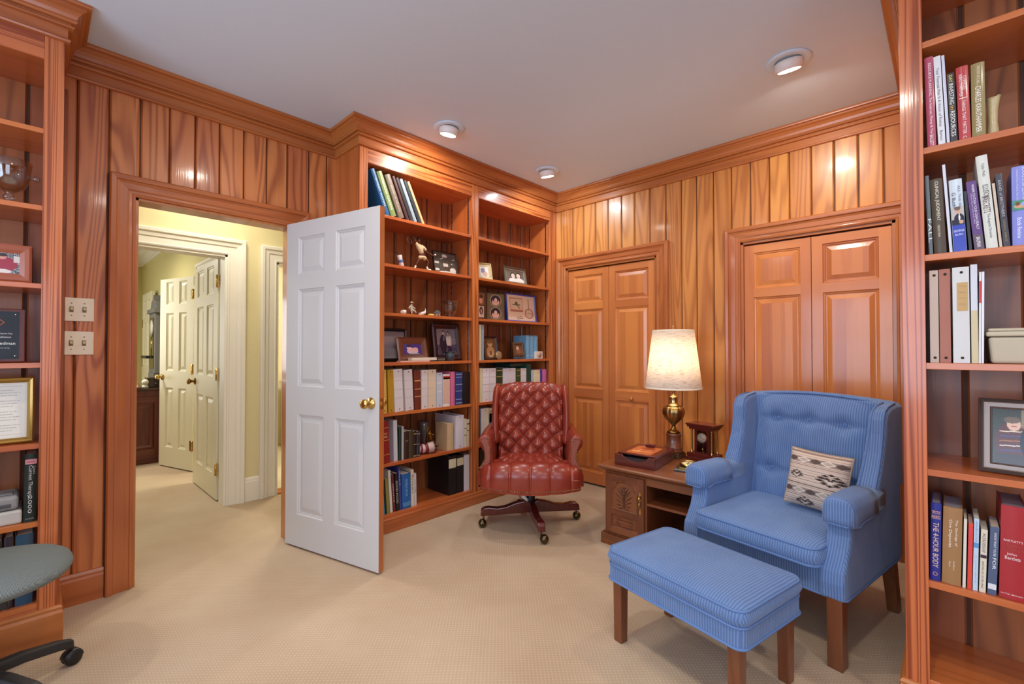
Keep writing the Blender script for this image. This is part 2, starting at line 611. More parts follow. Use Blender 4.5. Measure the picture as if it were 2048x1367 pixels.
# closet wall
C1, C2, CZ = (-2.625, -1.707), (-1.066, -.212), 2.0
holes = [(*C1, 0, CZ), (*C2, 0, CZ)]
ed = [-2.80, -2.687, -2.551, -2.425, -2.294, -2.164, -2.029, -1.905, -1.768, -1.63, -1.502, -1.384, -1.257, -1.129, -1.001, -.88, -.759, -.633, -.509, -.386, -.264, -.10]
b = B()
planks(b, fnB, ed, 0, H, holes)
backing(b, fnB, -3.2, .2, 0, H, holes, -.009, -.12)
quadbox(b, fnB, -3.2, .2, 0, H, -.60, -.62, mi=1)
struct(obj('wall_back', b, [PINE_LIT, GROOVE]), 'pine plank wall with two bifold closets', 'wall')

# side wall of the alcove and the rest of the room behind the camera
b = B(); b.box(XR, XR + .1, YC + .36, YB + .02, 0, H)
struct(obj('wall_right', b, PINE), 'narrow return wall behind the near bookcase', 'wall')
b = B()
b.box(-3.2, -2.2, -2.7, -2.6, 0, H); b.box(1.0, 2.7, -2.7, -2.6, 0, H); b.box(-2.2, 1.0, -2.7, -2.6, 0, .75); b.box(-2.2, 1.0, -2.7, -2.6, 2.3, H)
struct(obj('wall_front', b, PINE), 'plank wall with a wide window behind the viewpoint', 'wall')
b = B()
b.box(2.6, 2.7, -2.7, -2.0, 0, H); b.box(2.6, 2.7, .3, 2.4, 0, H); b.box(2.6, 2.7, -2.0, .3, 0, .75); b.box(2.6, 2.7, -2.0, .3, 2.3, H)
struct(obj('wall_east', b, PINE), 'plank wall with a window at the far side of the room', 'wall')
for i, (p, fn) in enumerate((((-2.2, 1.0), lambda a, z, d: (a, -2.62 + d, z)), ((-2.0, .3), lambda a, z, d: (2.62 - d, a, z)))):
    b = B()
    b.sweep([(p[0], .75), (p[0], 2.3), (p[1], 2.3), (p[1], .75)], [(-.04, -.02), (-.04, .03), (.08, .03), (.08, -.02)], fn, True)
    m_ = (p[0] + p[1]) / 2
    quadbox(b, fn, m_ - .02, m_ + .02, .75, 2.3, 0, .02); quadbox(b, fn, p[0], p[1], 1.5, 1.54, 0, .02)
    struct(obj('window_%d' % (i + 1), b, TRIM), 'wood-framed window out of the picture', 'window')

# crown moulding all round
CR = [(0, -.162), (.015, -.160), (.018, -.152), (.015, -.147), (.009, -.146), (.009, -.104), (.026, -.102), (.029, -.096), (.026, -.090), (.018, -.088), (.018, -.082), (.033, -.080), (.038, -.073), (.035, -.064), (.040, -.050), (.050, -.036), (.064, -.027), (.064, -.019), (.080, -.017), (.082, -.010), (.082, -.0005), (0, -.0005)]
b = B()
b.sweep([(2.6, YC), (XR, YC), (XR, YB), (XB, YB), (XB, Y1), (XL, Y1), (XL, Y0), (XB, Y0), (XB, -2.6)], [(o, H + z) for o, z in CR], lambda a, b2, h: (a, b2, h))
struct(obj('trim_1', b, TRIM, bevel=.0006), 'stained crown moulding under the ceiling', 'moulding')

CAS = [(0, 0), (0, .014), (.010, .018), (.014, .014), (.028, .014), (.034, .019), (.062, .021), (.074, .027), (.078, .034), (.098, .036), (.105, .030), (.105, 0)]


def casing(n, fn, a0, a1, zt, mat, label, prof=CAS, rev=0, jamb=.12, d=0):
    b = B()
    b.sweep([(a0 + rev, 0), (a0 + rev, zt - rev), (a1 - rev, zt - rev), (a1 - rev, 0)], prof, lambda a, z, h: fn(a, z, d + h))
    for q0, q1 in ((a0 - .001, a0 + .018), (a1 - .018, a1 + .001)):
        quadbox(b, fn, q0, q1, 0, zt, d - jamb, d + .003)
    quadbox(b, fn, a0, a1, zt - .018, zt + .001, d - jamb, d + .003, 'x')
    return struct(obj('trim_%d' % n, b, mat, bevel=.0015), label, 'door casing')


casing(2, fnL, DY0, DY1, DZ, TRIM, 'stained casing of the open doorway', rev=.004)
casing(3, fnB, C1[0], C1[1], CZ, TRIM, 'stained casing of the narrow closet beside the bookcase')
casing(4, fnB, C2[0], C2[1], CZ, TRIM, 'stained casing of the closet behind the blue armchair')

BASEP = [(0, 0), (.016, 0), (.016, .115), (.012, .125), (.012, .135), (.005, .148), (0, .15)]


def basebd(name, path, mat=TRIM, prof=BASEP):
    b = B(); b.sweep(path, prof, lambda a, b2, h: (a, b2, h))
    return struct(obj(name, b, mat), None, None)


basebd('baseboard_left', [(XL, DY0 - .104), (XL, Y0)])
basebd('baseboard_left_corner', [(XL, Y1), (XL, DY1 + .104)])
basebd('baseboard_back', [(C2[0] - .104, YB), (C1[1] + .104, YB)])
basebd('baseboard_right', [(XR, YC + .40), (XR, YB)])
basebd('baseboard_front', [(-2.7, -2.6), (2.6, -2.6)])


# ------------------------------------------------------------------ panelled doors
def slab(b, w, h, t, panels, mats=(0, 0, 0), strips=1, rnd=None):
    """door leaf x 0..w, y 0..t, z 0..h; panels (x0,x1,z0,z1)"""
    xs = sorted({0, w} | {p[i] for p in panels for i in (0, 1)})
    zs = sorted({0, h} | {p[i] for p in panels for i in (2, 3)})
    for side in (0, 1):
        mi = mats[side]
        Y = (lambda d: d) if side == 0 else (lambda d: t - d)
        for i in range(len(xs) - 1):
            inpan = any(p[0] <= xs[i] + 1e-6 and p[1] >= xs[i + 1] - 1e-6 for p in panels)
            if not inpan:
                b.add([(xs[i], Y(0), 0), (xs[i + 1], Y(0), 0), (xs[i + 1], Y(0), h), (xs[i], Y(0), h)], [(0, 1, 2, 3)], 'z', rnd, False, mi)
                continue
            for j in range(len(zs) - 1):
                if any(p[0] <= xs[i] + 1e-6 and p[1] >= xs[i + 1] - 1e-6 and p[2] <= zs[j] + 1e-6 and p[3] >= zs[j + 1] - 1e-6 for p in panels): continue
                b.add([(xs[i], Y(0), zs[j]), (xs[i + 1], Y(0), zs[j]), (xs[i + 1], Y(0), zs[j + 1]), (xs[i], Y(0), zs[j + 1])], [(0, 1, 2, 3)], 'x', rnd, False, mi)
        for p in panels:
            st = [(0, 0), (.004, .006), (.012, .008), (.016, .012), (.022, .012), (.048, .004)]
            rings = [[(p[0] + o, Y(d), p[2] + o), (p[1] - o, Y(d), p[2] + o), (p[1] - o, Y(d), p[3] - o), (p[0] + o, Y(d), p[3] - o)] for o, d in st]
            vs = [q for r in rings for q in r]; fs = []
            for k in range(len(rings) - 1):
                for c in range(4):
                    fs.append((k * 4 + c, k * 4 + (c + 1) % 4, k * 4 + 4 + (c + 1) % 4, k * 4 + 4 + c))
            b.add(vs, fs, 'z', rnd, False, mi)
            o, d = st[-1]; x0, x1 = p[0] + o, p[1] - o
            cuts = [x0] + sorted(random.uniform(x0, x1) for _ in range(strips - 1)) + [x1]
            if strips > 1:
                cuts = [x0 + (x1 - x0) * (k + (random.uniform(-.25, .25) if 0 < k < strips else 0)) / strips for k in range(strips + 1)]
            for c0, c1 in zip(cuts[:-1], cuts[1:]):
                b.add([(c0, Y(d), p[2] + o), (c1, Y(d), p[2] + o), (c1, Y(d), p[3] - o), (c0, Y(d), p[3] - o)], [(0, 1, 2, 3)], 'z', rnd if strips == 1 else None, False, mi)
    mi = mats[2]
    b.add([(0, 0, 0), (0, t, 0), (0, t, h), (0, 0, h)], [(0, 1, 2, 3)], 'z', rnd, False, mi)
    b.add([(w, 0, 0), (w, t, 0), (w, t, h), (w, 0, h)], [(0, 1, 2, 3)], 'z', rnd, False, mi)
    b.add([(0, 0, 0), (w, 0, 0), (w, t, 0), (0, t, 0), (0, 0, h), (w, 0, h), (w, t, h), (0, t, h)], [(0, 1, 2, 3), (4, 5, 6, 7)], 'x', rnd, False, mi)
    return b


SIX = lambda w: [(a, c, z0, z1) for a, c in ((.115, w / 2 - .05), (w / 2 + .05, w - .115)) for z0, z1 in ((.20, .82), (.995, 1.60), (1.69, 1.925))]


def knob(parent, x, z, y, sgn, mat=BRASS, name='door_knob'):
    b = B()
    T = Matrix.Translation((x, y, z)) @ Matrix.Rotation(rad(90 * sgn), 4, 'X')
    k = len(b.v)
    b.lathe([(.0, 0), (.031, 0), (.033, .003), (.030, .007), (.016, .010), (.0115, .016), (.0115, .030), (.018, .036), (.0265, .044), (.028, .053), (.024, .060), (.012, .0635), (0, .064)], 24)
    b.v = [tuple(T @ Vector(p)) for p in b.v]
    return obj(name, b, mat, parent)


# the white door standing open into the room
DW, DH = .815, 2.022
hd = thing('door_1', 'white six-panel door standing open, with bare wood edge and brass knob', 'door', (XL + .026, 1.104, .012), math.atan2(.204, .79))
hd['kind'] = 'structure'
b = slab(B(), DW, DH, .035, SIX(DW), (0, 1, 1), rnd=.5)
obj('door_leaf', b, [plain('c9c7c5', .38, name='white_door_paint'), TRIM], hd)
knob(hd, DW - .062, .925, 0, 1); knob(hd, DW - .062, .925, .035, -1)
b = B(); b.box(DW - .0005, DW + .0022, .006, .029, .895, .955); b.box(DW, DW + .011, .012, .022, .915, .935)
obj('latch_plate', b, BRASS, hd)
for z in (.25, 1.0, 1.78):
    b = B(); b.box(-.004, .0005, .004, .034, z - .045, z + .045); b.cyl((-.006, .037, z - .045), (-.006, .037, z + .045), .006)
    obj('hinge', b, BRASS, hd)


def bifold(n, x0, x1, label, knobs):
    m = (x0 + x1) / 2
    root = thing('door_%d' % n, label, 'closet door', (0, 0, 0)); root['kind'] = 'structure'
    for a, c in ((x0 + .02, m - .002), (m + .002, x1 - .02)):
        w = c - a
        b = B(); slab(b, w, 1.955, .03, [(.06, w - .06, .10, .775), (.06, w - .06, .855, 1.585), (.06, w - .06, 1.645, 1.90)], (0, 0, 0), strips=5)
        obj('door_leaf', b, DOORW, root, loc=(a, YB + .012, .018))
    for kx, kz in knobs:
        b = B(); b.lathe([(.0, 0), (.017, 0), (.019, .004), (.016, .009), (.019, .012), (.012, .018), (0, .019)], 20)
        T = Matrix.Translation((kx, YB + .012, kz)) @ Matrix.Rotation(rad(90), 4, 'X')
        b.v = [tuple(T @ Vector(p)) for p in b.v]
        obj('door_knob', b, DOORW, root)


bifold(2, C1[0], C1[1], 'narrow wooden bifold closet door beside the bookcase', [(-1.945, .815)])
bifold(3, C2[0], C2[1], 'wooden bifold closet door behind the blue armchair', [(-.42, .815)])


# ------------------------------------------------------------------ built-in bookcases
def bookcase(label, loc, rz, L, bays, shelves, zb, zt, base, depth=.31):
    """local: x to the right along the face, y into the case, origin at the foot of the left stile"""
    r = thing('bookcase', label, 'bookcase', loc, rz)
    b = B()
    st = [0] + [q for bb in bays for q in bb] + [L]
    for a, c in zip(st[::2], st[1::2]):
        b.box(a, c, 0, .02, 0, H - .1)
    for a, c in bays:
        b.box(a, c, 0, .02, zt, H - .1, 'x'); b.box(a, c, 0, .02, 0, zb - .02, 'x')
    obj('face_frame', b, STILE, r, bevel=.0015)
    b = B()
    for a, c in bays:
        n = round((c - a) / .148); w = (c - a) / n
        planks(b, lambda p, z, d: (p, depth - .012 - d, z), [a + w * (k - .35) for k in range(n + 2)], zb - .01, zt + .03, [], gap=.005)
    b.box(.02, L - .01, depth - .004, depth - .001, .01, H - .1, mi=1)
    obj('back_panel', b, [BACK, GROOVE], r)
    edges = sorted({0.0, L} | {(bays[i][1] + bays[i + 1][0]) / 2 for i in range(len(bays) - 1)})
    for i, e in enumerate(edges):
        b = B()
        if e == 0.0: b.box(.0005, bays[0][0] - .012, .02, depth, 0, H - .1)
        elif e == L: b.box(bays[-1][1] + .012, L - .0005, .02, depth, 0, H - .1)
        else: b.box(bays[i - 1][1] + .012, bays[i][0] - .012, .02, depth - .01, 0, zt + .03)
        obj('side_panel', b, CASE, r)
    for a, c in bays:
        b = B(); b.box(a - .012, c + .012, .004, depth - .012, zt - .002, zt + .02, 'x'); obj('top_panel', b, CASE, r)
        b = B(); b.box(a - .012, c + .012, .004, depth - .012, zb - .022, zb, 'x'); obj('bottom_shelf', b, CASE, r, bevel=.0015)
        for z in shelves:
            b = B(); b.box(a - .010, c + .010, .008, depth - .014, z - .021, z, 'x'); obj('shelf', b, CASE, r, bevel=.0015)
        for x in (a - .012, c + .0105):
            for y in (.055, depth - .07):
                b = B(); b.box(x, x + .0035 if x < a else x + .0015, y, y + .016, zb, zt)
                for k in range(int((zt - zb) / .05)):
                    b.box(x - .0005 if x < a else x - .001, x + .004 if x < a else x, y + .005, y + .011, zb + .03 + k * .05, zb + .045 + k * .05, mi=1)
                obj('shelf_standard', b, [STEEL, BLACK], r)
    b = B()
    pr = [(-.001, .002), (.018, .002), (.018, base - .03), (.013, base - .018), (.016, base - .008), (.010, base), (-.001, base)]
    b.sweep([(L, depth - .004), (L, 0), (0, 0), (0, depth - .004)] if True else [], [(-o if False else o, z) for o, z in pr], lambda a, c, h: (a, c, h))
    obj('base_board', b, TRIM, r, bevel=.001)
    return r


SH = [2.15, 1.82, 1.485, 1.145, .80, .46]
bookcase('tall two-bay pine bookcase beyond the open white door', (XB, Y1, 0), rad(90), YB - Y1 - .001, [(.06, .970), (1.040, 1.957)], SH, .115, 2.465, .095, .335)
bookcase('tall pine bookcase at the left edge with a glass urn and plaque', (XB, -2.59, 0), rad(90), Y0 + 2.59, [(.06, .86), (.92, 1.72), (1.78, 2.602)], [2.17, 1.843, 1.514, 1.182, .845, .52], .184, 2.465, .155, .335)
bookcase('tall pine bookcase at the right edge filled with hardbacks', (XR, YC, 0), 0, 2.70, [(.058, .95), (1.01, 1.80), (1.86, 2.64)], [2.25, 1.90, 1.548, 1.195, .85, .49], .174, 2.50, .155, .345)


# ------------------------------------------------------------------ hall, room and bath beyond the door
HX = -4.13
fnH = lambda a, z, d: (HX + d, a, z)
YEL = plain('ddd0a2', .75, name='pale_yellow_paint')
hh = [(.474, 1.045, 0, 1.985), (1.40, 2.15, 0, 1.985)]
b = B(); backing(b, fnH, -2.7, 4.0, 0, H, [(-.35, 1.045, 0, 1.985), hh[1]], 0, -.13, mi=0)
struct(obj('wall_hall', b, YEL), 'pale yellow hall wall with two white-cased openings', 'wall')
b = B(); b.box(HX - .0, XL - .116, 3.9, 4.0, 0, H); b.box(HX, XL - .116, -2.7, -2.6, 0, H)
struct(obj('wall_hall_end', b, YEL), 'hall end walls', 'wall')
WCAS = [(0, 0), (0, .012), (.012, .016), (.016, .011), (.06, .013), (.066, .02), (.09, .024), (.10, .034), (.122, .036), (.128, .03), (.128, 0)]
casing(5, fnH, -.35, 1.045, 1.985, WHITEP, 'white casing of the wide hall opening', prof=WCAS, jamb=.13)
casing(6, fnH, 1.412, 2.15, 1.975, WHITEP, 'white casing at the bathroom opening', prof=WCAS, jamb=.13)
HB = [(0, 0), (.014, 0), (.014, .155), (.010, .165), (.010, .175), (.004, .19), (0, .192)]
b = B(); b.sweep([(HX, 1.284), (HX, 1.173)], HB, lambda a, c, h: (a, c, h))
struct(obj('baseboard_hall', b, WHITEP), 'tall white baseboard in the hall', 'baseboard')
# far room
RX, RY = -9.4, 1.17
b = B()
for x0, x1 in ((RX, -5.53), (-4.93, HX - .13)):
    b.box(x0, x1, RY, RY + .1, 0, H)
b.box(-5.53, -4.93, RY, RY + .1, 1.99, H)
b.box(RX - .1, RX, -2.7, RY + .1, 0, H)
struct(obj('wall_far_room', b, plain('cfc285', .8, name='olive_yellow_paint')), 'yellow walls of the far room', 'wall')
b = B(); b.box(-9.4, HX - .1, -2.7, -2.6, 0, H)
struct(obj('wall_far_side', b, plain('cfc285', .8, name='olive_yellow_paint')), 'far room side wall', 'wall')
b = B(); b.sweep([(HX - .13, RY), (RX, RY), (RX, -2.6)], [(0, H - .17), (.012, H - .168), (.012, H - .14), (.03, H - .12), (.05, H - .06), (.09, H - .03), (.10, H - .02), (.10, H - .001), (0, H - .001)], lambda a, c, h: (a, c, h))
struct(obj('trim_7', b, WHITEP), 'white crown moulding of the far room', 'moulding')
fnR = lambda a, z, d: (a, RY - d, z)
b = B()
b.sweep([(-5.53, 0), (-5.53, 1.99), (-4.93, 1.99), (-4.93, 0)], WCAS, lambda a, z, h: fnR(a, z, h))
struct(obj('trim_8', b, WHITEP), 'white casing of the side doorway in the far room', 'door casing')


def whitedoor(n, loc, rz, w, label, flip=1, knobx=None, hinges=0, h=1.96):
    r = thing('door_%d' % n, label, 'door', loc, rz); r['kind'] = 'structure'
    obj('door_leaf', slab(B(), w, h, .035, SIX(w), rnd=.5), plain('e4dcc0', .4, name='cream_door_paint'), r)
    if knobx: knob(r, knobx, .93, 0, 1)
    if hinges:
        for z in (.25, 1.02, 1.78):
            b = B(); b.box(-.008, -.001, .0, .034, z - .05, z + .05); b.box(-.03, .004, -.004, .0, z - .05, z + .05); b.cyl((-.004, -.004, z - .05), (-.004, -.004, z + .05), .007)
            obj('hinge', b, BRASS, r)
    return r


whitedoor(4, (-4.30, 1.055, .012), rad(180.5), .76, 'cream six-panel door folded back against the far room wall, nearest of the open doors', 1, None, 0)
r = bpy.data.objects['door_4']
for z in (.25, 1.02, 1.78):
    b = B(); b.box(-.004, .03, .035, .039, z - .05, z + .05); b.box(-.030, -.004, .034, .040, z - .05, z + .05); b.cyl((-.002, .041, z - .05), (-.002, .041, z + .05), .007)
    obj('hinge', b, BRASS, r)
knob(r, .70, .93, .035, -1, BRASSD)
whitedoor(5, (-5.50, 1.125, .012), rad(180 + 17.5), .60, 'cream six-panel door standing ajar deeper in the far room', 1, None, 0)
r = bpy.data.objects['door_5']
for z in (.25, 1.02, 1.78):
    b = B(); b.box(-.002, .04, .035, .039, z - .05, z + .05); b.box(-.045, -.004, .034, .040, z - .05, z + .05); b.cyl((-.002, .041, z - .05), (-.002, .041, z + .05), .007)
    obj('hinge', b, BRASS, r)
knob(r, .545, .93, .035, -1)
whitedoor(6, (-8.75, 1.10, .012), rad(0), .80, 'narrow view of a cream door at the end of the far room', 1, None, 0, 2.03)
r = bpy.data.objects['door_6']
for z in (.5, 1.02, 1.6):
    b = B(); b.box(.03, .06, -.004, .0, z - .06, z + .06); obj('hinge', b, BRASSD, r)

# sideboard and the things on it, wall clock
sb = thing('sideboard', 'dark stained wooden cabinet standing in the far room', 'cabinet', (-6.22, .975, 0), rad(90))
SBW = wood('sideboard_wood', '6e3018', '35120a', .5, 6, coat=.3)
b = B(); b.box(-1.3, -.0, .012, .5, .05, .785, 'z'); obj('body', b, SBW, sb, bevel=.003)
b = B(); b.box(-1.31, .01, 0, .51, .785, .812, 'x'); obj('top', b, plain('3a1a10', .15, coat=.5), sb, bevel=.004)
for x0, x1 in ((-1.25, -.86), (-.84, -.45), (-.42, -.03)):
    b = B(); slab(b, x1 - x0, .62, .012, [(.05, x1 - x0 - .05, .06, .56)]); obj('door', b, SBW, sb, loc=(x0, 0, .10))
b = B(); b.box(-1.28, -.02, .02, .48, 0, .05, 'x'); obj('plinth', b, SBW, sb)
bx = thing('storage_box', 'small dark wooden box on the cabinet top', 'box', (-6.40, .915, .812), rad(90))
b = B(); b.box(-.07, .075, -.05, .10, 0, .085); obj('body', b, plain('2b1310', .25, coat=.5), bx, bevel=.004)
b = B(); b.box(-.072, .077, -.052, .102, .086, .108); obj('lid', b, plain('40201a', .25, coat=.5), bx, bevel=.004)
b = B(); b.box(.0, .012, -.053, -.050, .04, .05); obj('catch', b, STEEL, bx)
gl = thing('snow_globe', 'white globe ornament beside a dark box on the cabinet', 'ornament', (-6.32, .825, .812))
b = B(); b.lathe([(.028, 0), (.03, .01), (.024, .03), (0, .032)], 20); obj('base', b, plain('d8d4cc', .5), gl)
b = B(); b.lathe([(0.001, .03), (.02, .034), (.03, .055), (.031, .065), (.024, .085), (.001, .095)], 20); obj('globe', b, plain('f0efe9', .1, coat=.6), gl)
cn = B(); cn.lathe([(.032, .0), (.034, .012), (.022, .018), (.006, .06), (.001, .075)], 20)
tag(obj('cone_ornament', cn, plain('8b6a45', .5), loc=(-6.30, .762, .812)), 'small brown cone ornament at the left end of the cabinet top', 'ornament')
wc = thing('wall_clock', 'tall grey carved wall clock, half hidden behind the ajar cream door', 'clock', (-7.55, RY, .80), 0)
GRY = plain('6c6a68', .55, bump=.3, bscale=90)
b = B(); b.box(-.22, .22, -.12, 0, .12, .92); b.box(-.26, .26, -.14, 0, .90, .96); b.box(-.19, .19, -.13, 0, .06, .12)
b.prism([(-.20, .96), (.20, .96), (.15, 1.06), (.05, 1.08), (0, 1.15), (-.05, 1.08), (-.15, 1.06)], lambda a, c, d: (a, d, c), -.11, 0)
obj('case', b, GRY, wc, bevel=.006)
b = B(); b.box(-.15, .15, -.125, -.119, .18, .84); obj('door', b, plain('14110f', .15, coat=.5), wc)
b = B(); b.lathe([(0, 0), (.11, 0), (.115, .006), (.0, .008)], 24); b.v = [(p[0], -.124 - p[2], p[1] + .70) for p in b.v]; obj('dial', b, plain('dcd6c2', .4), wc)
b = B(); b.cyl((0, -.127, .60), (0, -.127, .33), .004); b.lathe([(0, 0), (.04, 0), (.04, .006), (0, .006)], 16); obj('pendulum', b, BRASS, wc)
b = B(); b.box(-.42, .0, -.18, -.14, .31, .345); obj('bracket', b, BLACK, wc)
# bathroom
b = B(); b.box(-6.2, HX - .13, 2.75, 2.85, 0, H); b.box(-6.3, -6.2, 1.27, 2.85, 0, H)
struct(obj('wall_bath', b, plain('efe6c8', .7)), 'bright cream bathroom wall', 'wall')
b = B(); b.box(-6.2, HX - .02, 1.28, 2.75, .001, .006, 'x')
for k in range(12):
    for j in range(9):
        pass
struct(obj('floor_bath', b, plain('e6ddc8', .3)), 'pale tile floor', 'floor')
b = B(); b.box(HX - .13, HX + .0, 1.412, 2.15, .001, .014, 'y'); struct(obj('trim_9', b, TRIM), 'wooden threshold of the bathroom', 'threshold')
vn = thing('vanity_cabinet', 'cream bathroom cabinet glimpsed beyond the hall', 'cabinet', (-5.6, 2.15, 0), rad(0))
b = B(); b.box(-.5, .5, 0, .5, 0, .80); obj('body', b, plain('e9dfc0', .5), vn, bevel=.004)
b = B(); b.box(-.52, .52, -.02, .5, .80, .84); obj('worktop', b, plain('f2ecdc', .2), vn, bevel=.006)

# ------------------------------------------------------------------ ceiling downlights
LENSW = emit('lamp_lens_warm', (1, .86, .66), 30)
LENSC = emit('lamp_lens_cool', (.86, .94, 1), 30)


def downlight(x, y, label, col, lens, power, tx, ty, vis=True):
    r = thing('eyeball_downlight', label, 'ceiling light', (x, y, H), 0, 'eyeball downlights in the ceiling')
    b = B(); b.lathe([(.062, -.001), (.10, -.001), (.102, -.006), (.097, -.010), (.070, -.012), (.060, -.004)], 40)
    obj('trim_ring', b, CEILP, r)
    e = Vector((tx, ty, -1)).normalized(); q = e.to_track_quat('-Z', 'Y')
    b = B(); b.lathe([(0, .004), (.050, .004), (.064, -.004), (.064, -.02), (.062, -.040), (.058, -.048), (.052, -.048), (.050, -.046), (0, -.046)], 32)
    e1 = obj('eyeball', b, plain('efe8e2', .4), r); e1.rotation_euler = q.to_euler()
    b = B(); b.lathe([(0, -.050), (.0515, -.048), (.0515, -.044), (0, -.044)], 32)
    e2 = obj('lens', b, lens, r); e2.rotation_euler = q.to_euler()
    p = Vector((x, y, H)) + q @ Vector((0, 0, -.053))
    l = area('downlight_glow', p, .095, power, col, q.to_euler(), True, 170)
    return r


for args in (
    (-.576, 2.66, 'eyeball downlight nearest the viewer, in front of the big closet', WARM, LENSW, 15, .0, .35),
    (-2.40, 1.90, 'eyeball downlight over the door end of the far bookcase', WARM, LENSW, 13, -.25, 0),
    (-2.40, 2.93, 'cool white eyeball downlight by the room corner', COOL, LENSC, 12, -.05, .25)):
    downlight(*args)
for x, y in ((-1.6, .9), (-.2, .5), (1.0, .9), (-1.9, -1.2), (.6, -1.2)):      # the ceiling lamps outside the picture
    area('ceiling_lamp', (x, y, H - .03), .095, 17, WARM, (0, 0, 0), True, 170)


# ------------------------------------------------------------------ light switches
for i, (z, lab) in enumerate(((1.432, 'upper ivory double light switch plate on the pine wall'), (1.268, 'lower ivory double light switch plate on the pine wall'))):
    r = thing('light_switch', lab, 'light switch', (XL + .0005, .140, z), rad(90), 'ivory switch plates by the door')
    IV = plain('e8dfc4', .3, coat=.3)
    b = B(); b.box(-.058, .058, -.005, 0, -.057, .057); obj('plate', b, IV, r, bevel=.003)
    for x in (-.023, .023):
        b = B(); b.box(x - .005, x + .005, -.0165, -.004, -.004, .010); b.box(x - .0075, x + .0075, -.006, -.0045, -.014, .014, mi=1)
        obj('toggle', b, [plain('c9b98c', .35), plain('8a7a55', .5)], r, bevel=.001)
        for s in (-1, 1):
            b = B(); b.lathe([(0, 0), (.003, 0), (.002, .0015), (0, .0015)], 10); b.v = [(p[0] + x, -.005 - p[2], p[1] + s * .030) for p in b.v]
            obj('screw', b, plain('8d867c', .4, .6), r)


# ------------------------------------------------------------------ books
PAGE = plain('e9e2d0', .9)


def place(case, s, z, dep=0.):
    if case == 'F': return (XB - .028 - dep, s, z), rad(90)
    return (s, YC + .024 + dep, z), 0.


def book(case, s, z, w, h, lean, col, label, kind='hard', depth=None, texts=(), bands=(), group=None, name=None, rough=.45, dep=0., pages='e9e2d0', coat=.15):
    loc, rz = place(case, s, z, dep)
    if lean > 0: loc = (loc[0], loc[1], loc[2] + w * sin(rad(lean)))
    name = name or {'hard': 'hardback_book', 'soft': 'paperback_book', 'binder': 'ring_binder', 'sleeve': 'document_sleeve'}[kind]
    r = thing(name, label, 'binder' if 'binder' in name else ('papers' if kind == 'sleeve' else 'book'), (loc[0], loc[1], loc[2] + .0005), (0, rad(lean), rz), group)
    d = depth or {'hard': h * .68, 'soft': h * .64, 'binder': .265, 'sleeve': .22}[kind]
    m = plain(col, rough, coat=coat)
    t = min({'hard': .0028, 'soft': .0006, 'binder': .003, 'sleeve': .0008}[kind], w * .3)
    b = B()
    bul = {'hard': .004, 'soft': .0004, 'binder': .0006, 'sleeve': .0005}[kind] * min(1, w / .03)
    n = 8
    arc = [(w * i / n, -bul * sin(pi * i / n)) for i in range(n + 1)]
    poly = arc + [(w, t * .8)] + [(0, t * .8)]
    b.prism(poly, lambda a, c, e: (a, c, e), 0, h)
    b.box(0, t, t * .8, d, 0, h); b.box(w - t, w, t * .8, d, 0, h)
    obj('cover', b, m, r)
    if w > .006:
        b = B()
        if kind == 'binder': b.box(t + .001, w - t - w * .12, .03, d - .012, .008, h - .018)
        else: b.box(t, w - t, .003, d - .004, .003, h - .003 if kind != 'sleeve' else h - .001)
        obj('pages', b, plain(pages, .9), r)
    y = -bul - .0006
    for tx in texts:
        s_, fx, fz, fl, fh, c = tx[:6]; v = tx[6] if len(tx) > 6 else True
        txt(s_, r, w * fx, h * fz, (h if v else w) * fl, (w if v else h) * fh, y, v, c)
    if bands:
        for bz, bh, c in bands:
            b = B(); b.box(w * .04, w * .96, y + .0001, -.0001, h * bz - h * bh / 2, h * bz + h * bh / 2)
            obj('spine_band', b, plain(c, .45), r)
    if kind == 'binder' and w > .02:
        for zz in (.055, .945):
            b = B(); b.lathe([(0, 0), (.0042, 0), (.0035, .0018), (0, .0022)], 10)
            b.v = [(p[0] + w * .55, -bul - p[2], p[1] + h * zz) for p in b.v]
            obj('rivet', b, plain('3c3a38', .3, .8), r)
    return r


def frame(case, s, z, w, h, bw, col, label, bg, prims, tilt=12, dep=.06, depth=.014, matw=0, matc='e8e4da', turn=0, n=60, metal=0, rough=.35, name='picture_frame', group='framed pictures in the bookcases', coat=.3, shelfd=0):
    loc, rz = place(case, s, z, dep)
    loc = (loc[0], loc[1], z + .007 * sin(rad(tilt)) + .0008)
    r = thing(name, label, 'picture frame', loc, (rad(-tilt), 0, rz + rad(turn)), group)
    b = B()
    b.sweep([(-w / 2, 0), (-w / 2, h), (w / 2, h), (w / 2, 0)], [(0, .003), (0, -.6 * depth), (-bw * .25, -depth), (-bw * .6, -depth * .8), (-bw, -depth * .35), (-bw, .003)], lambda a, c, e: (a, e, c), True)
    obj('frame', b, plain(col, rough, metal, coat=coat), r)
    b = B(); b.box(-w / 2 + .002, w / 2 - .002, .0, .006, .002, h - .002); obj('backing', b, plain('2a221c', .8), r)
    if matw:
        b = B(); b.box(-w / 2 + bw * .8, w / 2 - bw * .8, -.003, -.0005, bw * .8, h - bw * .8); obj('mat_board', b, plain(matc, .8), r)
    q = bw * .9 + matw
    pic(r, w - 2 * q, h - 2 * q, bg, prims, n, 'picture', -.0035, z0=q)
    if tilt:
        b = B(); T = Matrix.Translation((0, .006, h * .7)) @ Matrix.Rotation(rad(tilt + 14), 4, 'X')
        b.box(-.012, .012, 0, .002, -h * .7 * cos(rad(tilt)) / cos(rad(14)) + .001, 0, T=T)
        obj('stand', b, plain('2a221c', .8), r)
    return r


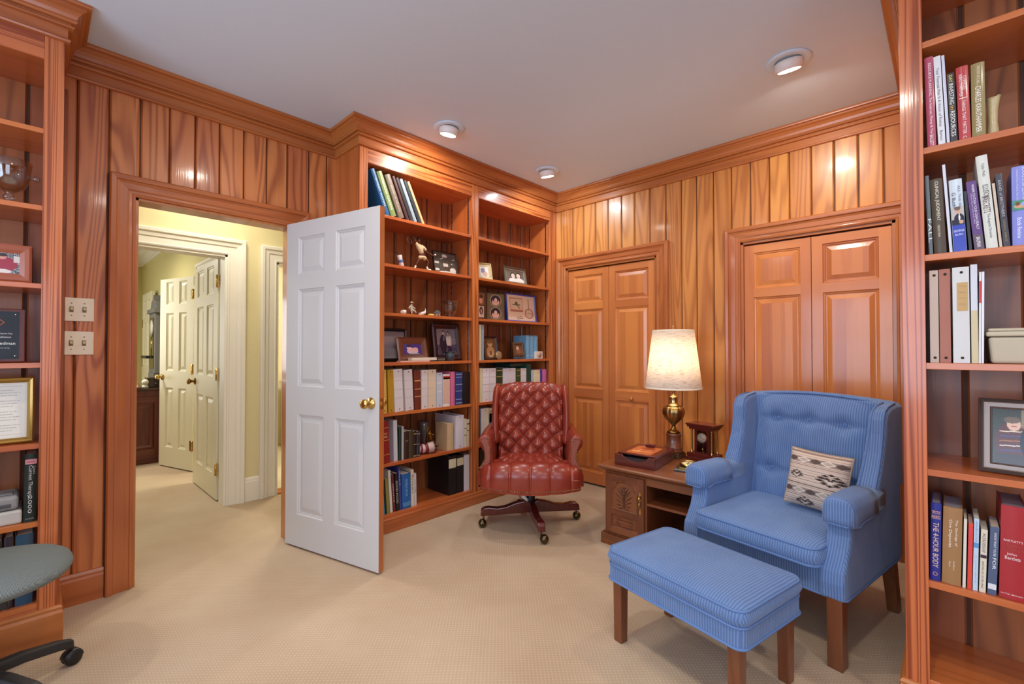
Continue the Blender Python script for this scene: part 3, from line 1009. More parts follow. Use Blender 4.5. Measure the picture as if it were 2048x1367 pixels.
G = 'leaning hardbacks on the top shelf of the far bookcase'
rows = [(1.647, .030, .312, -22.3, '1f5f96', 'blue leaning hardback at the left end of the top shelf', [('DIVIDED WATERS', .5, .5, .6, .4, 'd9e4ea')]),
        (1.690, .040, .306, -22.3, '7d9157', 'olive green leaning hardback with pale letters on the top shelf', [('CAROLINA GARDENS', .5, .5, .7, .4, 'e6ead6')]),
        (1.752, .042, .302, -22.6, '77695c', 'taupe leaning hardback right of the green one on the top shelf', [('HISTORY OF THE STATE', .5, .45, .6, .25, 'c9bfae')]),
        (1.813, .021, .308, -23, '4d2b2c', 'dark maroon thin leaning book on the top shelf', []),
        (1.844, .022, .306, -23.4, '2c2b30', 'black leaning book right of the maroon one on the top shelf', []),
        (1.877, .024, .306, -24, '93a3ae', 'grey-blue leaning book between two dark ones on the top shelf', []),
        (1.914, .022, .305, -24.6, '25303a', 'navy leaning book second from the right on the top shelf', []),
        (1.948, .018, .308, -25.4, 'e2b582', 'cream-edged leaning book at the right end of the top shelf', [])]
for y, w, h, ln, c, lab, tx in rows:
    book('F', y, 2.15, w, h, ln, c, lab, texts=tx, group=G, depth=.22)

G = 'binders on the fifth shelf of the left bay'
WB = [(.33, .012, 'c9c2bf'), (.53, .012, 'c9c2bf'), (.74, .012, 'c9c2bf')]
rows = [(1.625, .036, .296, -2.0, 'dcb75e', 'yellow ring binder at the left end of the fifth shelf, by the door edge', 'binder', []),
        (1.672, .044, .296, -2.0, 'b8901f', 'mustard ring binder beside the yellow one, fifth shelf', 'binder', []),
        (1.722, .070, .296, -2.8, 'dcd8dc', 'wide white ring binder leaning right of the mustard one', 'binder', WB),
        (1.808, .068, .290, -3.1, 'd5d2d6', 'white ring binder touching the brown leather one on its left', 'binder', WB),
        (1.884, .055, .284, -1.6, '6e3020', 'brown leather album with gold bands among white binders', 'hard', [(.33, .022, 'd99a62'), (.52, .02, 'd99a62'), (.73, .025, 'd99a62')]),
        (1.942, .055, .284, 0, 'd9d5d6', 'white ring binder right of the brown leather album', 'binder', WB),
        (2.001, .072, .284, 0, 'dccbb2', 'cream ring binder in the middle of the fifth shelf', 'binder', WB),
        (2.078, .052, .258, 0, 'c2cbdb', 'pale blue marbled binder on the fifth shelf', 'binder', [(.45, .05, 'd8dce4'), (.7, .04, 'd8dce4')]),
        (2.137, .066, .244, 0, 'e3dfd8', 'white album with a red printed panel on the fifth shelf', 'hard', [(.5, .80, 'd9b6a4'), (.9, .1, 'b63b35')]),
        (2.211, .041, .262, 0, 'cf6c93', 'bright pink album in the left bay', 'hard', []),
        (2.258, .069, .257, 0, '2a3f7a', 'navy album with silver bands on the fifth shelf', 'hard', [(.06, .03, '8a97bd'), (.17, .02, '8a97bd'), (.42, .02, '8a97bd'), (.62, .02, '8a97bd'), (.84, .02, '8a97bd'), (.93, .03, '8a97bd')]),
        (2.331, .072, .254, 0, '17151b', 'black album at the right end of the fifth shelf', 'hard', [])]
for y, w, h, ln, c, lab, k, bd in rows:
    book('F', y, .80, w, h, ln, c, lab, k, bands=bd, group='binders and albums on the fifth shelf of the left bay', depth=.25)

rows = [(1.622, .064, .285, -3, '8f231c', 'thick red bible with gilt lettering beside the door edge', 'hard', [('Holy', .5, .70, .5, .055, 'e8c98a', False), ('Bible', .5, .63, .55, .055, 'e8c98a', False)], [(.84, .012, 'd2a35a'), (.54, .012, 'd2a35a'), (.20, .01, 'd2a35a')]),
        (1.716, .030, .283, -1.5, 'c9cdd8', 'tall pale folder of papers right of the red bible', 'sleeve', [], []),
        (1.755, .018, .230, 0, '1e3a2a', 'dark green thin book right of the pale folder', 'hard', [], []),
        (1.779, .014, .234, 0, 'b9b6c2', 'thin lilac-white booklet among dark small books', 'soft', [], []),
        (1.797, .036, .196, 0, '352318', 'dark brown small bible with a gilt title', 'hard', [('HOLY BIBLE', .5, .66, .6, .05, 'c2a164', False)], []),
        (1.836, .034, .194, 0, '4a3a28', 'olive brown small hardback on the sixth shelf', 'hard', [], []),
        (1.873, .026, .187, 0, '1c1814', 'black small hardback with gilt dots on the sixth shelf', 'hard', [], [(.9, .03, 'b89a55'), (.5, .02, 'b89a55'), (.06, .03, 'b89a55')]),
        (1.902, .027, .183, 0, '33303a', 'charcoal small hardback, last of the small dark row', 'hard', [], [(.9, .03, '8f8a90'), (.5, .02, '8f8a90'), (.06, .03, '8f8a90')]),
        (2.178, .060, .205, 0, 'c7ab84', 'beige book wrapped in clear plastic beside the golden trophy', 'hard', [], []),
        (2.262, .082, .257, 0, 'd8d3da', 'thick white ring binder on the sixth shelf', 'binder', [], []),
        (2.350, .022, .223, 0, 'e0d5bd', 'cream spiral album with dark script, left of the two', 'soft', [], [(.66, .03, '6b5a45'), (.42, .03, '6b5a45')]),
        (2.376, .026, .215, 0, 'd9cba9', 'cream spiral album against the shelf side, right of the two', 'soft', [], [(.84, .05, '6b5a45'), (.6, .03, '6b5a45')])]
for y, w, h, ln, c, lab, k, tx, bd in rows:
    book('F', y, .46, w, h, ln, c, lab, k, texts=tx, bands=bd, group='books on the sixth shelf of the left bay')

rows = [(1.625, .010, .228, -4, '7fc3dc', 'thin light blue book, leftmost of the lowest shelf', 'soft', [], []),
        (1.637, .010, .226, -4, '4a9cc0', 'thin sky blue book second from the left on the lowest shelf', 'soft', [], []),
        (1.649, .012, .234, -4, '14161a', 'thin black book beside the light blue pair on the lowest shelf', 'hard', [], []),
        (1.664, .020, .240, -4, '8e8a3a', 'olive green picture book on the lowest shelf', 'hard', [], []),
        (1.690, .018, .292, -4, 'dcdacd', 'tall white thin book rising above its neighbours on the lowest shelf', 'soft', [], []),
        (1.714, .016, .262, -4, '6b2430', 'wine red book on the lowest shelf', 'soft', [('SERVICE', .5, .5, .5, .5, 'dccfc4')], []),
        (1.736, .024, .262, -3, '15181a', 'black paperback with round pale letters on the lowest shelf', 'soft', [('GOOD FOOD', .5, .5, .6, .6, 'd8d8b8')], []),
        (1.764, .016, .300, -3, '3a3f8f', 'tall violet-blue book on the lowest shelf', 'hard', [('TRUE BLUE', .5, .75, .35, .5, 'c9cdf0')], []),
        (1.784, .070, .243, -1.5, '1f63ad', 'thick bright blue hardback on the lowest shelf', 'hard', [('WORLD ATLAS', .5, .6, .5, .25, '9ec4e6')], [(.12, .12, '4f86bd')]),
        (1.858, .024, .261, -1.2, 'ddd3bb', 'cream tall paperback right of the thick blue book', 'soft', [('RIVERS', .5, .6, .5, .5, '5f5a44')], []),
        (1.885, .018, .230, -1.2, 'd6d0d6', 'white booklet ending the left row on the lowest shelf', 'soft', [('NOTES', .5, .6, .4, .5, '6f6a90')], []),
        (2.192, .078, .298, 0, '141318', 'black ring binder with a blank beige label, left of the pair', 'binder', [], [(.80, .23, 'd9cda8')]),
        (2.275, .068, .292, 0, '16151a', 'black ring binder with a smaller beige label, right of the pair', 'binder', [], [(.82, .20, 'd9cda8')]),
        (2.347, .056, .279, 0, 'd9d6de', 'white paper-filled folder at the right end of the lowest shelf', 'sleeve', [], [])]
for y, w, h, ln, c, lab, k, tx, bd in rows:
    book('F', y, .115, w, h, ln, c, lab, k, texts=tx, bands=bd, group='books on the lowest shelf of the left bay')

# right-hand bay of the far bookcase
WB2 = [(.30, .012, 'c6a9b6'), (.52, .012, 'c6a9b6'), (.74, .012, 'c6a9b6')]
rows = [(2.512, .030, .279, 'd9cf9f', 'pale yellow folder at the left end, right bay', 'sleeve', []),
        (2.545, .076, .275, 'e2dde0', 'wide white ring binder next to the pale yellow folder', 'binder', WB2),
        (2.624, .074, .275, 'ddd8da', 'white ring binder left of the dark green banded album', 'binder', WB2),
        (2.704, .072, .272, '26351f', 'dark green album with gold bands beside the white binders, right bay', 'hard', [(.1, .02, 'b09a4c'), (.5, .02, 'b09a4c'), (.74, .02, 'b09a4c'), (.93, .03, 'b09a4c')]),
        (2.782, .160, .268, 'd5d2d8', 'very wide white file with loose paper behind the leather chair', 'binder', []),
        (2.952, .054, .266, '3a4a26', 'mossy green album with gold bands above the leather chair', 'hard', [(.74, .02, 'b09a4c'), (.93, .03, 'b09a4c')]),
        (3.011, .072, .262, 'dcd9dc', 'white ring binder right of the mossy green album', 'binder', WB2),
        (3.088, .060, .300, '16453c', 'tall teal green album above the leather chair', 'hard', []),
        (3.153, .030, .241, 'b9cbd6', 'light blue thin album above the leather chair', 'soft', []),
        (3.188, .088, .242, 'ddd2a6', 'cream printed album right of the light blue one', 'hard', [(.5, .7, 'e6ddba')]),
        (3.281, .025, .240, '45389a', 'violet thin book beside the pink one', 'hard', []),
        (3.311, .060, .242, 'cf6fb0', 'magenta pink album near the room corner', 'hard', [])]
for y, w, h, c, lab, k, bd in rows:
    book('F', y, .80, w, h, 0, c, lab, k, bands=bd, depth=.25, group='binders and albums behind the leather chair')
rows = [(2.512, .013, .290, '5f6f8c', 'slate blue thin book at the left end of the sixth shelf, right bay', 'hard', []),
        (2.529, .084, .286, 'dbd5c8', 'white ring binder just left of the leather chair', 'binder', []),
        (2.618, .072, .280, 'cfc39a', 'cream binder with a speckled floral spine beside the leather chair', 'hard', [(.5, .9, 'a59b6c'), (.5, .7, 'd8cfae')]),
        (2.693, .085, .252, '86251c', 'red box file partly hidden by the leather chair', 'hard', [])]
for y, w, h, c, lab, k, bd in rows:
    book('F', y, .46, w, h, 0, c, lab, k, bands=bd, depth=.25, group='binders beside the leather chair')
book('F', 2.512, .115, .098, .300, 0, '131217', 'black ring binder low in the right bay beside the leather chair', 'binder')
book('F', 2.62, .115, .08, .29, 0, '1c1b22', 'black ring binder low in the right bay, partly behind the leather chair', 'binder')
# fourth shelf right bay
book('F', 2.506, 1.145, .026, .292, 0, 'cfc8a8', 'tall cream ragged folder at the left end of the fourth shelf', 'sleeve')
book('F', 2.540, 1.145, .020, .290, 0, '8f9aa6', 'tall grey-blue thin book at the left of the fourth shelf', 'hard')
G = 'light blue volumes on the fourth shelf'
for k, (y, lab) in enumerate(((3.105, 'light blue volume left of its two twins, cover showing'), (3.162, 'light blue volume between its two twins'), (3.217, 'light blue volume right of its two twins'))):
    book('F', y, 1.145, .050, .216, 0, '6fa3c6', lab, 'hard', group=G, depth=.16, dep=.02, bands=[(.9, .02, 'a9cbe0'), (.15, .02, 'a9cbe0')])
b = B(); b.box(0, .18, 0, .22, 0, .028, 'x')
tag(obj('album', b, plain('1d3a34', .4, coat=.2), loc=(XB - .06, 2.905, 1.0795), rot=(0, 0, rad(90)), bevel=.002), 'dark green album lying flat across the binders', 'book')

# ------------------------------------------------------------------ books in the right-hand bookcase
rows = [(-.040, .021, .300, -1.1, 'b04a63', 'magenta hardback with white title at the left end of the second shelf', 'hard', [('RESOURCE PLANNING: The Internet, Money & You', .52, .54, .78, .42, 'f3e9ea'), ('BALLETT', .52, .075, .12, .42, 'f3e9ea')], []),
        (-.014, .017, .295, -1.9, 'd9dadd', 'white paperback with thin black title beside the magenta one', 'soft', [('Your Financial Plan Is A Vision of Riches', .5, .54, .66, .42, '3f3f48'), ('Barton', .5, .11, .11, .42, '3f3f48')], []),
        (.006, .007, .292, -2.1, 'c9ccdc', 'thin sheaf of curling white papers on the second shelf', 'sleeve', [], []),
        (.015, .016, .226, -1.8, '2c2a2f', 'black paperback with white and yellow title', 'soft', [('DAY', .5, .92, .10, .5, 'e6dc6a'), ('INVESTING', .5, .70, .30, .62, 'eff0e6'), ('in', .5, .50, .06, .5, 'e0a83a'), ('RESOURCES', .5, .27, .36, .62, 'eff0e6')], []),
        (.034, .027, .236, -1.3, 'b4383d', 'red hardback with white title on the second shelf', 'hard', [('CHARLES', .68, .77, .19, .27, 'f2e6e0'), ('KRAUTHAMMER', .34, .74, .30, .27, 'f2e6e0'), ('|', .5, .565, .01, .7, 'f2e6e0'), ('THINGS THAT MATTER', .52, .31, .46, .3, 'f2e6e0'), ('C', .5, .035, .03, .3, 'f2e6e0')], []),
        (.063, .030, .232, -.2, '8f7d4a', 'olive gold hardback with tall white lettering, rightmost on the second shelf', 'hard', [('THE POINT OF IT ALL', .55, .84, .24, .2, 'f0ead2'), ('CHARLES KRAUTHAMMER', .5, .37, .62, .42, 'f4f0e0')], [])]
for x, w, h, ln, c, lab, k, tx, bd in rows:
    book('R', x, 1.90, w, h, ln, c, lab, k, texts=tx, bands=bd, group='books on the second shelf at the right')
rows = [(-.040, .010, .262, -1.8, '5f6a6c', 'grey book edge with white letters at the left end of the third shelf', 'hard', [('FALL', .6, .3, .3, .8, 'e6ebe8')], []),
        (-.027, .029, .245, -2.2, '4b3f2e', 'dark olive brown hardback with cream title on the third shelf', 'hard', [('CLINICAL JUDGMENT', .5, .70, .53, .36, 'e3dcc0'), ('FEINSTEIN', .5, .30, .16, .2, 'cfc6a8')], []),
        (.009, .007, .288, -3.0, 'cfd4de', 'tall thin white book standing above its neighbours on the third shelf', 'soft', [], []),
        (.0185, .030, .232, -2.5, 'c9d6de', 'pale blue and royal blue hardback with a portrait of a man in a suit', 'hard', [('ALL THE BEST,', .72, .72, .38, .22, '6c7c88'), ('G Bush', .30, .72, .20, .30, '2f3f58')], []),
        (.053, .007, .190, -3.2, '1a1720', 'thin black book right of the pale portrait hardback', 'soft', [], []),
        (.065, .022, .218, -4.5, '5a3476', 'purple paperback with white slanted title', 'soft', [('WHERE TO STASH YOUR CASH LEGALLY', .62, .62, .66, .26, 'f0ecf4'), ('Offshore Financial Centers of the World', .36, .60, .44, .15, 'cfc4de'), ('BAUMAN', .5, .11, .14, .4, 'f0ecf4')], [(.11, .22, '5b4a55')]),
        (.0905, .025, .292, -4.1, 'd3d6cc', 'tall off-white book with brush lettering, highest on the third shelf', 'hard', [('Clyde Wells', .5, .84, .14, .32, '55524e'), ('ILLUSIONS', .55, .60, .16, .5, '3f2f2f'), ('& SECRETS', .45, .47, .18, .6, '6b4a48'), ('The Augusta Chronicle', .5, .24, .26, .32, '3f3d3a')], []),
        (.1185, .006, .200, -4.1, 'cdb8a2', 'thin beige book between the off-white and the charcoal ones', 'soft', [], []),
        (.127, .014, .226, -4.0, '35333d', 'charcoal paperback with grey spaced letters', 'soft', [('BAND of BROTHERS', .5, .66, .50, .42, 'b9b6ba'), ('STEPHEN E. AMBROSE', .5, .22, .30, .3, '9a8450')], []),
        (.145, .036, .237, 0, '7f86cf', 'periwinkle hardback with a reclining figure on its spine', 'hard', [('BOOKS of the CENTURY', .70, .76, .44, .26, 'dfe2f8'), ('A Hundred Years of Authors, Ideas and Literature', .30, .72, .48, .12, 'dfe2f8'), ('Book Review', .40, .22, .26, .26, 'eceefb')], [])]
br = []
for x, w, h, ln, c, lab, k, tx, bd in rows:
    br.append(book('R', x, 1.548, w, h, ln, c, lab, k, texts=tx, bands=bd, group='books on the third shelf at the right'))
r = br[3]
b = B(); b.box(.0006, .0294, -.0046, -.0001, .001, .098); obj('lower_spine', b, plain('1f35a8', .3, coat=.3), r)
pic(r, .0285, .058, 'b9b3ae', [('r', .5, .15, 1, .3, '1c1b26'), ('e', .55, .78, .2, .2, 'caa088'), ('e', .5, .92, .26, .12, '6b5a4e'), ('e', .6, .28, .42, .34, '1c1b26'), ('d', .62, .4, .08, .3, 'e6e6ec'), ('e', .75, .14, .18, .1, 'caa088')], 40, 'portrait', -.0048, .0008, .085)
txt('GEORGE', r, .015, .066, .024, .007, -.0052, False, 'dfe6f4'); txt('BUSH', r, .015, .054, .017, .006, -.0052, False, 'dfe6f4')
pic(br[9], .034, .03, '3f8a6a', [('e', .5, .4, .42, .2, 'c89a78'), ('e', .8, .6, .3, .25, '8fa6d8'), ('e', .3, .65, .14, .2, '6b4430')], 30, 'illustration', -.0048, .001, .105)

rows = [(-.040, .021, .301, 'b9a08a', 'tan ring binder at the left end of the middle shelf', 'binder', []),
        (-.017, .026, .302, '9c5330', 'rust brown ring binder beside the tan one', 'binder', []),
        (.014, .038, .304, 'c9c8c4', 'light grey ring binder with a kraft paper label', 'binder', []),
        (.055, .015, .309, 'c7c9d0', 'tall white and beige document sleeve right of the grey binder', 'sleeve', []),
        (.0705, .005, .284, 'd5d3cf', 'thin white booklet with a red stripe', 'soft', [(.78, .24, 'c22a30')]),
        (.0765, .005, .284, 'dcdde4', 'thin white folder leaning beside the beige storage tub', 'soft', [])]
rD = []
for x, w, h, c, lab, k, bd in rows:
    rD.append(book('R', x, 1.195, w, h, 0 if w > .006 else .8, c, lab, k, bands=bd, depth=.24, group='binders on the middle shelf at the right'))
r = rD[2]
b = B(); b.box(.010, .035, -.0016, -.0008, .165, .255); obj('label', b, plain('c2a06c', .8), r, bevel=.0004)
for k, s_ in enumerate(('Property', 'Mineral', 'Reports', 'Old')):
    txt(s_, r, .0225, .243 - k * .019, .017, .006, -.0019, False, '9a8a6c')
b = B(); b.box(.0, .015, -.0016, -.0006, 0, .165); obj('lower_sleeve', b, plain('cbbd98', .6), rD[3])

rows = [(-.048, .025, .250, 1.2, '1f2a86', 'navy hardback with orange block title at the left end of the sixth shelf', 'hard', [('TIMOTHY', .5, .88, .82, .045, 'e8b48c', False), ('FERRISS', .5, .82, .82, .045, 'e8b48c', False), ('THE 4-HOUR BODY', .5, .46, .58, .55, 'e9c9a0'), ('O', .5, .09, .5, .05, 'd89a5a', False)], []),
        (-.020, .044, .245, 1.5, '9c7448', 'thick tan hardback with white title on the sixth shelf', 'hard', [('The Geology of', .70, .68, .34, .16, 'f2ead8'), ('Ore Deposits', .38, .66, .36, .2, 'f2ead8'), ('Guilbert', .62, .25, .12, .1, 'e6dcc6'), ('Park', .40, .26, .07, .1, 'e6dcc6')], []),
        (.0275, .007, .216, 1.5, 'd6d2c6', 'thin white booklet right of the thick tan hardback', 'soft', [], []),
        (.038, .010, .205, 1.5, 'd8442e', 'orange and pink paperback on the sixth shelf', 'soft', [('THE YOGI BOOK', .5, .66, .58, .62, 'e03a8c')], []),
        (.050, .011, .223, 1.5, 'bcd0e4', 'pale blue paperback with a blue oval on the sixth shelf', 'soft', [('HEAVEN IS FOR', .5, .82, .3, .4, '6b86a8'), ('A little story', .5, .3, .4, .3, '8aa0b8')], [(.63, .07, '4f93c9')]),
        (.064, .014, .194, 2, 'd9d0bc', 'cream paperback with a small dark picture', 'soft', [('X', .5, .92, .05, .4, '2a2826'), ('LEADERSHIP', .5, .76, .26, .5, '6b655a'), ('and the art of the deal', .5, .28, .42, .4, '5a554c')], [(.57, .05, '3a2430')]),
        (.0815, .019, .208, 2.5, '4a5a78', 'denim blue paperback with a white title', 'soft', [("KNOW WHAT YOU'RE", .6, .74, .34, .28, 'e8ecf2'), ('FOR', .6, .46, .17, .4, 'e8ecf2')], [(.12, .08, 'd9dde4')]),
        (.106, .052, .279, 1.6, 'a5222a', 'large red hardback of quotations at the right end of the sixth shelf', 'hard', [("BARTLETT'S", .50, .63, .74, .022, 'f0dede', False), ('Familiar', .55, .585, .6, .035, 'a04638', False), ('Quotations', .5, .54, .8, .035, 'a04638', False), ('John', .45, .485, .38, .032, 'f0dede', False), ('Bartlett', .5, .445, .62, .034, 'f0dede', False), ('LITTLE, BROWN', .5, .055, .84, .016, 'f0dede', False)], [])]
for x, w, h, ln, c, lab, k, tx, bd in rows:
    book('R', x, .49, w, h, ln, c, lab, k, texts=tx, bands=bd, pages='8d8790' if k == 'hard' else 'd9cdb8', group='books on the sixth shelf at the right')

# near-left bookcase
book('F', -.030, .52, .036, .282, .5, '1a2a24', 'dark green medical reference hardback beside the switch wall', 'hard', texts=[('RAKEL', .5, .885, .66, .03, '2a1a20', False), ("Conn's", .78, .76, .12, .18, 'd6d4d0'), ('Current Therapy', .46, .60, .46, .42, 'd9d7d4'), ('2000', .5, .26, .26, .32, 'd9d7d4'), ('SAUNDERS', .5, .05, .7, .016, 'b9b7b4', False)], bands=[(.885, .07, 'd98f98')])
for y, w, h, c, lab in ((-.128, .024, .265, '6b5a38', 'brown book low on the left bookcase behind the grey chair'), (-.100, .013, .28, '1b1a1f', 'black thin book low on the left bookcase'), (-.082, .026, .29, '2a2230', 'dark plum book low on the left bookcase'), (-.050, .050, .288, '274a63', 'petrol blue hardback standing lowest on the left bookcase')):
    book('F', y, .184, w, h, 0, c, lab, 'hard', group='books low in the left bookcase')


# ------------------------------------------------------------------ framed pictures on the shelves
frame('F', 2.235, 1.82, .235, .190, .012, '17120f', 'black framed monochrome photograph of a crowd right of the tennis figurine', '5b544c',
      [('n', .25, '3c3731'), ('e', .5, .85, .12, .08, 'd9d4cc'), ('r', .12, .5, .2, .1, 'cfcac2'), ('r', .52, .42, .22, .16, 'd6d2ca'), ('l', .3, .68, .42, .74, .03, 'e0dcd4'), ('l', .85, .70, .95, .74, .03, 'd9d4cc'), ('e', .84, .18, .14, .14, 'e6e2da'), ('e', .12, .16, .1, .06, 'd6d2ca'), ('e', .6, .06, .4, .06, 'dcd8d0'), ('e', .82, .5, .03, .03, 'f0ece6')], tilt=10, dep=.09, matw=0)
frame('F', 1.800, 1.145, .285, .245, .022, '1c1715', 'large black frame leaning behind the small brown one', 'a9a4a8',
      [('r', .5, .9, 1, .2, '8e8a92'), ('r', .5, .2, 1, .2, 'a39a98')], tilt=9, dep=.185, turn=-5)
frame('F', 1.915, 1.145, .250, .180, .052, '6b3a26', 'brown wooden frame with a small violet photo, in front of the black one', '3b2d86',
      [('n', .3, '5d3fa0'), ('e', .5, .35, .3, .28, 'e6c0c4'), ('e', .33, .62, .12, .14, 'efd0c8'), ('e', .66, .52, .14, .14, 'e9b8b4'), ('e', .33, .78, .14, .1, '2a1c3c'), ('r', .6, .08, .5, .16, '7fb0c4')], tilt=14, dep=.060, turn=-4)
frame('F', 2.262, 1.145, .275, .295, .042, '3a1216', 'dark red framed wedding portrait of a couple outdoors', '6b6670',
      [('n', .35, '8f8894'), ('r', .5, .2, 1, .4, '3d3550'), ('n', .12, '9a94a0'), ('e', .33, .42, .17, .34, '1d1a38'), ('e', .36, .86, .07, .07, '3a2a2a'), ('e', .36, .82, .05, .06, 'c9a8a0'), ('r', .38, .62, .03, .14, '8f93c4'), ('e', .62, .55, .13, .24, 'd6cdc4'), ('e', .60, .80, .07, .10, '3a241e'), ('e', .60, .79, .04, .06, 'caa79a'), ('r', .64, .22, .18, .3, '2a2348'), ('l', .7, .5, .72, .35, .04, 'd0a898')], tilt=8, dep=.10, depth=.02, n=80)
frame('F', 2.615, 1.82, .150, .150, .014, 'c9bb84', 'small gilt frame leaning on the second shelf of the right bay', 'cdb98e',
      [('r', .52, .45, .62, .72, 'e9e5e2'), ('e', .42, .55, .16, .2, '8e86a0'), ('e', .6, .3, .16, .2, 'c9a58e'), ('n', .1, 'f4f0ec')], tilt=14, dep=.05, turn=-14)
frame('F', 3.035, 1.82, .290, .170, .026, '6e685c', 'grey frame with a sepia photo of two smiling children', '6b645a',
      [('e', .36, .52, .16, .26, '3c352f'), ('e', .68, .55, .16, .28, '40382f'), ('e', .37, .48, .11, .2, 'dcd0c4'), ('e', .67, .52, .11, .2, 'e0d4c8'), ('e', .36, .08, .26, .22, 'e9e4dc'), ('e', .72, .10, .26, .24, 'ece7df'), ('l', .33, .4, .41, .4, .02, '6b4a40'), ('l', .63, .42, .71, .42, .02, '6b4a40')], tilt=10, dep=.08, matw=.006, metal=.3)
# folding portrait screen: three brown panels
r = thing('folding_picture_frame', 'brown folding frame with oval portraits on the third shelf', 'picture frame', (XB - .10, 2.515, 1.486), (0, 0, rad(90)))
PANEL = plain('3f2c1e', .5)


def fpanel(x, y, w, a, prims, bg):
    sub = bpy.data.objects.new('photo_panel', None)
    b = B(); b.box(0, w, 0, .006, 0, .245)
    o = obj('photo_panel', b, PANEL, r, loc=(x, y, 0), rot=(0, 0, rad(a)), bevel=.001)
    bpy.data.objects.remove(sub)
    p = pic(o, w - .02, .225, bg, prims, 60, 'portrait', -.001, .01, .01)


fpanel(-.02, .0, .20, 12, [('r', .15, .75, .26, .38, '2e2018'), ('e', .12, .72, .1, .12, 'b0607a'), ('r', .62, .74, .5, .42, '7c5a44'), ('r', .62, .74, .44, .38, '9a6048'), ('e', .62, .70, .13, .13, 'e0b09a'), ('e', .62, .84, .14, .07, '3a241c'), ('r', .15, .28, .26, .4, 'd9cfc4'), ('e', .1, .3, .08, .1, '2b211c'), ('r', .64, .27, .42, .42, 'ddd6cf'), ('e', .64, .3, .14, .15, '2b1f1a'), ('e', .64, .28, .07, .09, 'c99a88')], '5a3c28')
fpanel(.175, .04, .20, -8, [('e', .5, .74, .34, .23, 'c9b290'), ('e', .5, .74, .31, .21, '2f3a4c'), ('e', .5, .67, .22, .12, 'e0b8a4'), ('e', .5, .78, .15, .12, '1f1a1c'), ('e', .5, .75, .10, .09, 'e6c4b0'), ('e', .5, .25, .34, .23, 'c9b290'), ('e', .5, .25, .31, .21, '2f3a4c'), ('e', .5, .17, .22, .11, 'e0b8a4'), ('e', .5, .29, .15, .12, '1f1a1c'), ('e', .5, .26, .10, .09, 'e6c4b0')], '6f6650')
fpanel(.372, .01, .04, 30, [], '4a2c1c')
f = frame('F', 3.125, 1.485, .400, .262, .014, '2c3fa8', 'blue framed poster with a racket drawing on the third shelf', 'dfc9b0',
          [('r', .33, .62, .46, .56, 'b98068'), ('r', .33, .64, .42, .42, 'd9bfa2'), ('l', .2, .62, .46, .62, .03, '4f5a4a'), ('e', .33, .68, .05, .06, '4f5a4a'), ('l', .33, .62, .45, .48, .03, '4f5a4a'), ('r', .33, .375, .44, .06, 'b98068'),
           ('e', .78, .30, .16, .2, '9c6a58'), ('e', .78, .30, .13, .165, 'd9bfa6'), ('r', .78, .68, .03, .42, '9c6a58'), ('l', .3, .12, .5, .16, .02, '5a4a42'), ('l', .34, .06, .55, .1, .02, '5a4a42')], tilt=6, dep=.09, turn=0, n=90)
txt('RACQUETEER', f, -.062, .098, .150, .012, -.0045, False, '8a3c34'); txt('LOVE', f, .105, .085, .07, .012, -.0045, False, '8a3c34')
frame('F', 2.690, 1.145, .150, .200, .018, '2a1712', 'dark frame with an old sepia portrait of a child', '6b4c34',
      [('e', .5, .72, .22, .16, 'c99a6c'), ('e', .5, .82, .24, .1, '8a5a34'), ('e', .5, .3, .34, .3, 'b98c62'), ('r', .5, .25, .16, .2, '6b4630')], tilt=10, dep=.05, turn=-8)
b = B(); b.lathe([(0, -.004), (.034, -.004), (.037, 0), (.034, .004), (0, .004)], 28); b.v = [(p[0], p[2], p[1] + .037) for p in b.v]
tag(obj('medallion', b, plain('a58f6c', .35, .5), loc=(XB - .035, 2.745, 1.146), rot=(rad(-8), 0, rad(90))), 'round tan medallion leaning in front of the sepia portrait', 'medallion')
r = thing('ornate_easel_frame', 'small carved picture on a wire easel before the light blue volumes', 'picture frame', (XB - .035, 2.995, 1.146), (rad(-10), 0, rad(88)))
b = B(); b.sweep([(-.055, .035), (-.055, .14), (.055, .14), (.055, .035)], [(.012, 0), (.010, -.010), (-.002, -.012), (-.006, -.006), (-.006, 0)], lambda a, c, e: (a, e, c), True)
obj('frame', b, plain('6b5138', .35, .5, bump=.8, bscale=160), r)
pic(r, .10, .095, '6b4a34', [('e', .45, .6, .16, .2, 'd0a888'), ('e', .6, .3, .3, .2, '8a5a44')], 30, 'picture', -.002, z0=.04)
b = B(); b.tube([(.075, .0, .03 + .055 * k / 8) if False else (.085 * cos(a_), .004, .075 + .07 * sin(a_)) for a_ in [rad(-80 + 14 * q) for q in range(13)]], .004, 8)
for x in (-.04, .0, .04): b.cyl((x, -.015, 0), (x * .8, .002, .04), .0025, 6)
obj('wire_easel', b, plain('8a7a60', .3, .8), r)
r = thing('ceramic_block', 'small white block with a peach picture at the front of the fourth shelf', 'ornament', (XB - .03, 3.255, 1.146), rad(90))
obj('block', cuboid(.095, .03, .068), plain('dcd6cc', .4), r, bevel=.003)
b = B(); b.lathe([(0, 0), (.028, 0), (.028, .001), (0, .001)], 24); b.v = [(p[0], -.0152 - p[2], p[1] + .036) for p in b.v]; obj('picture', b, plain('c9a58e', .4), r)

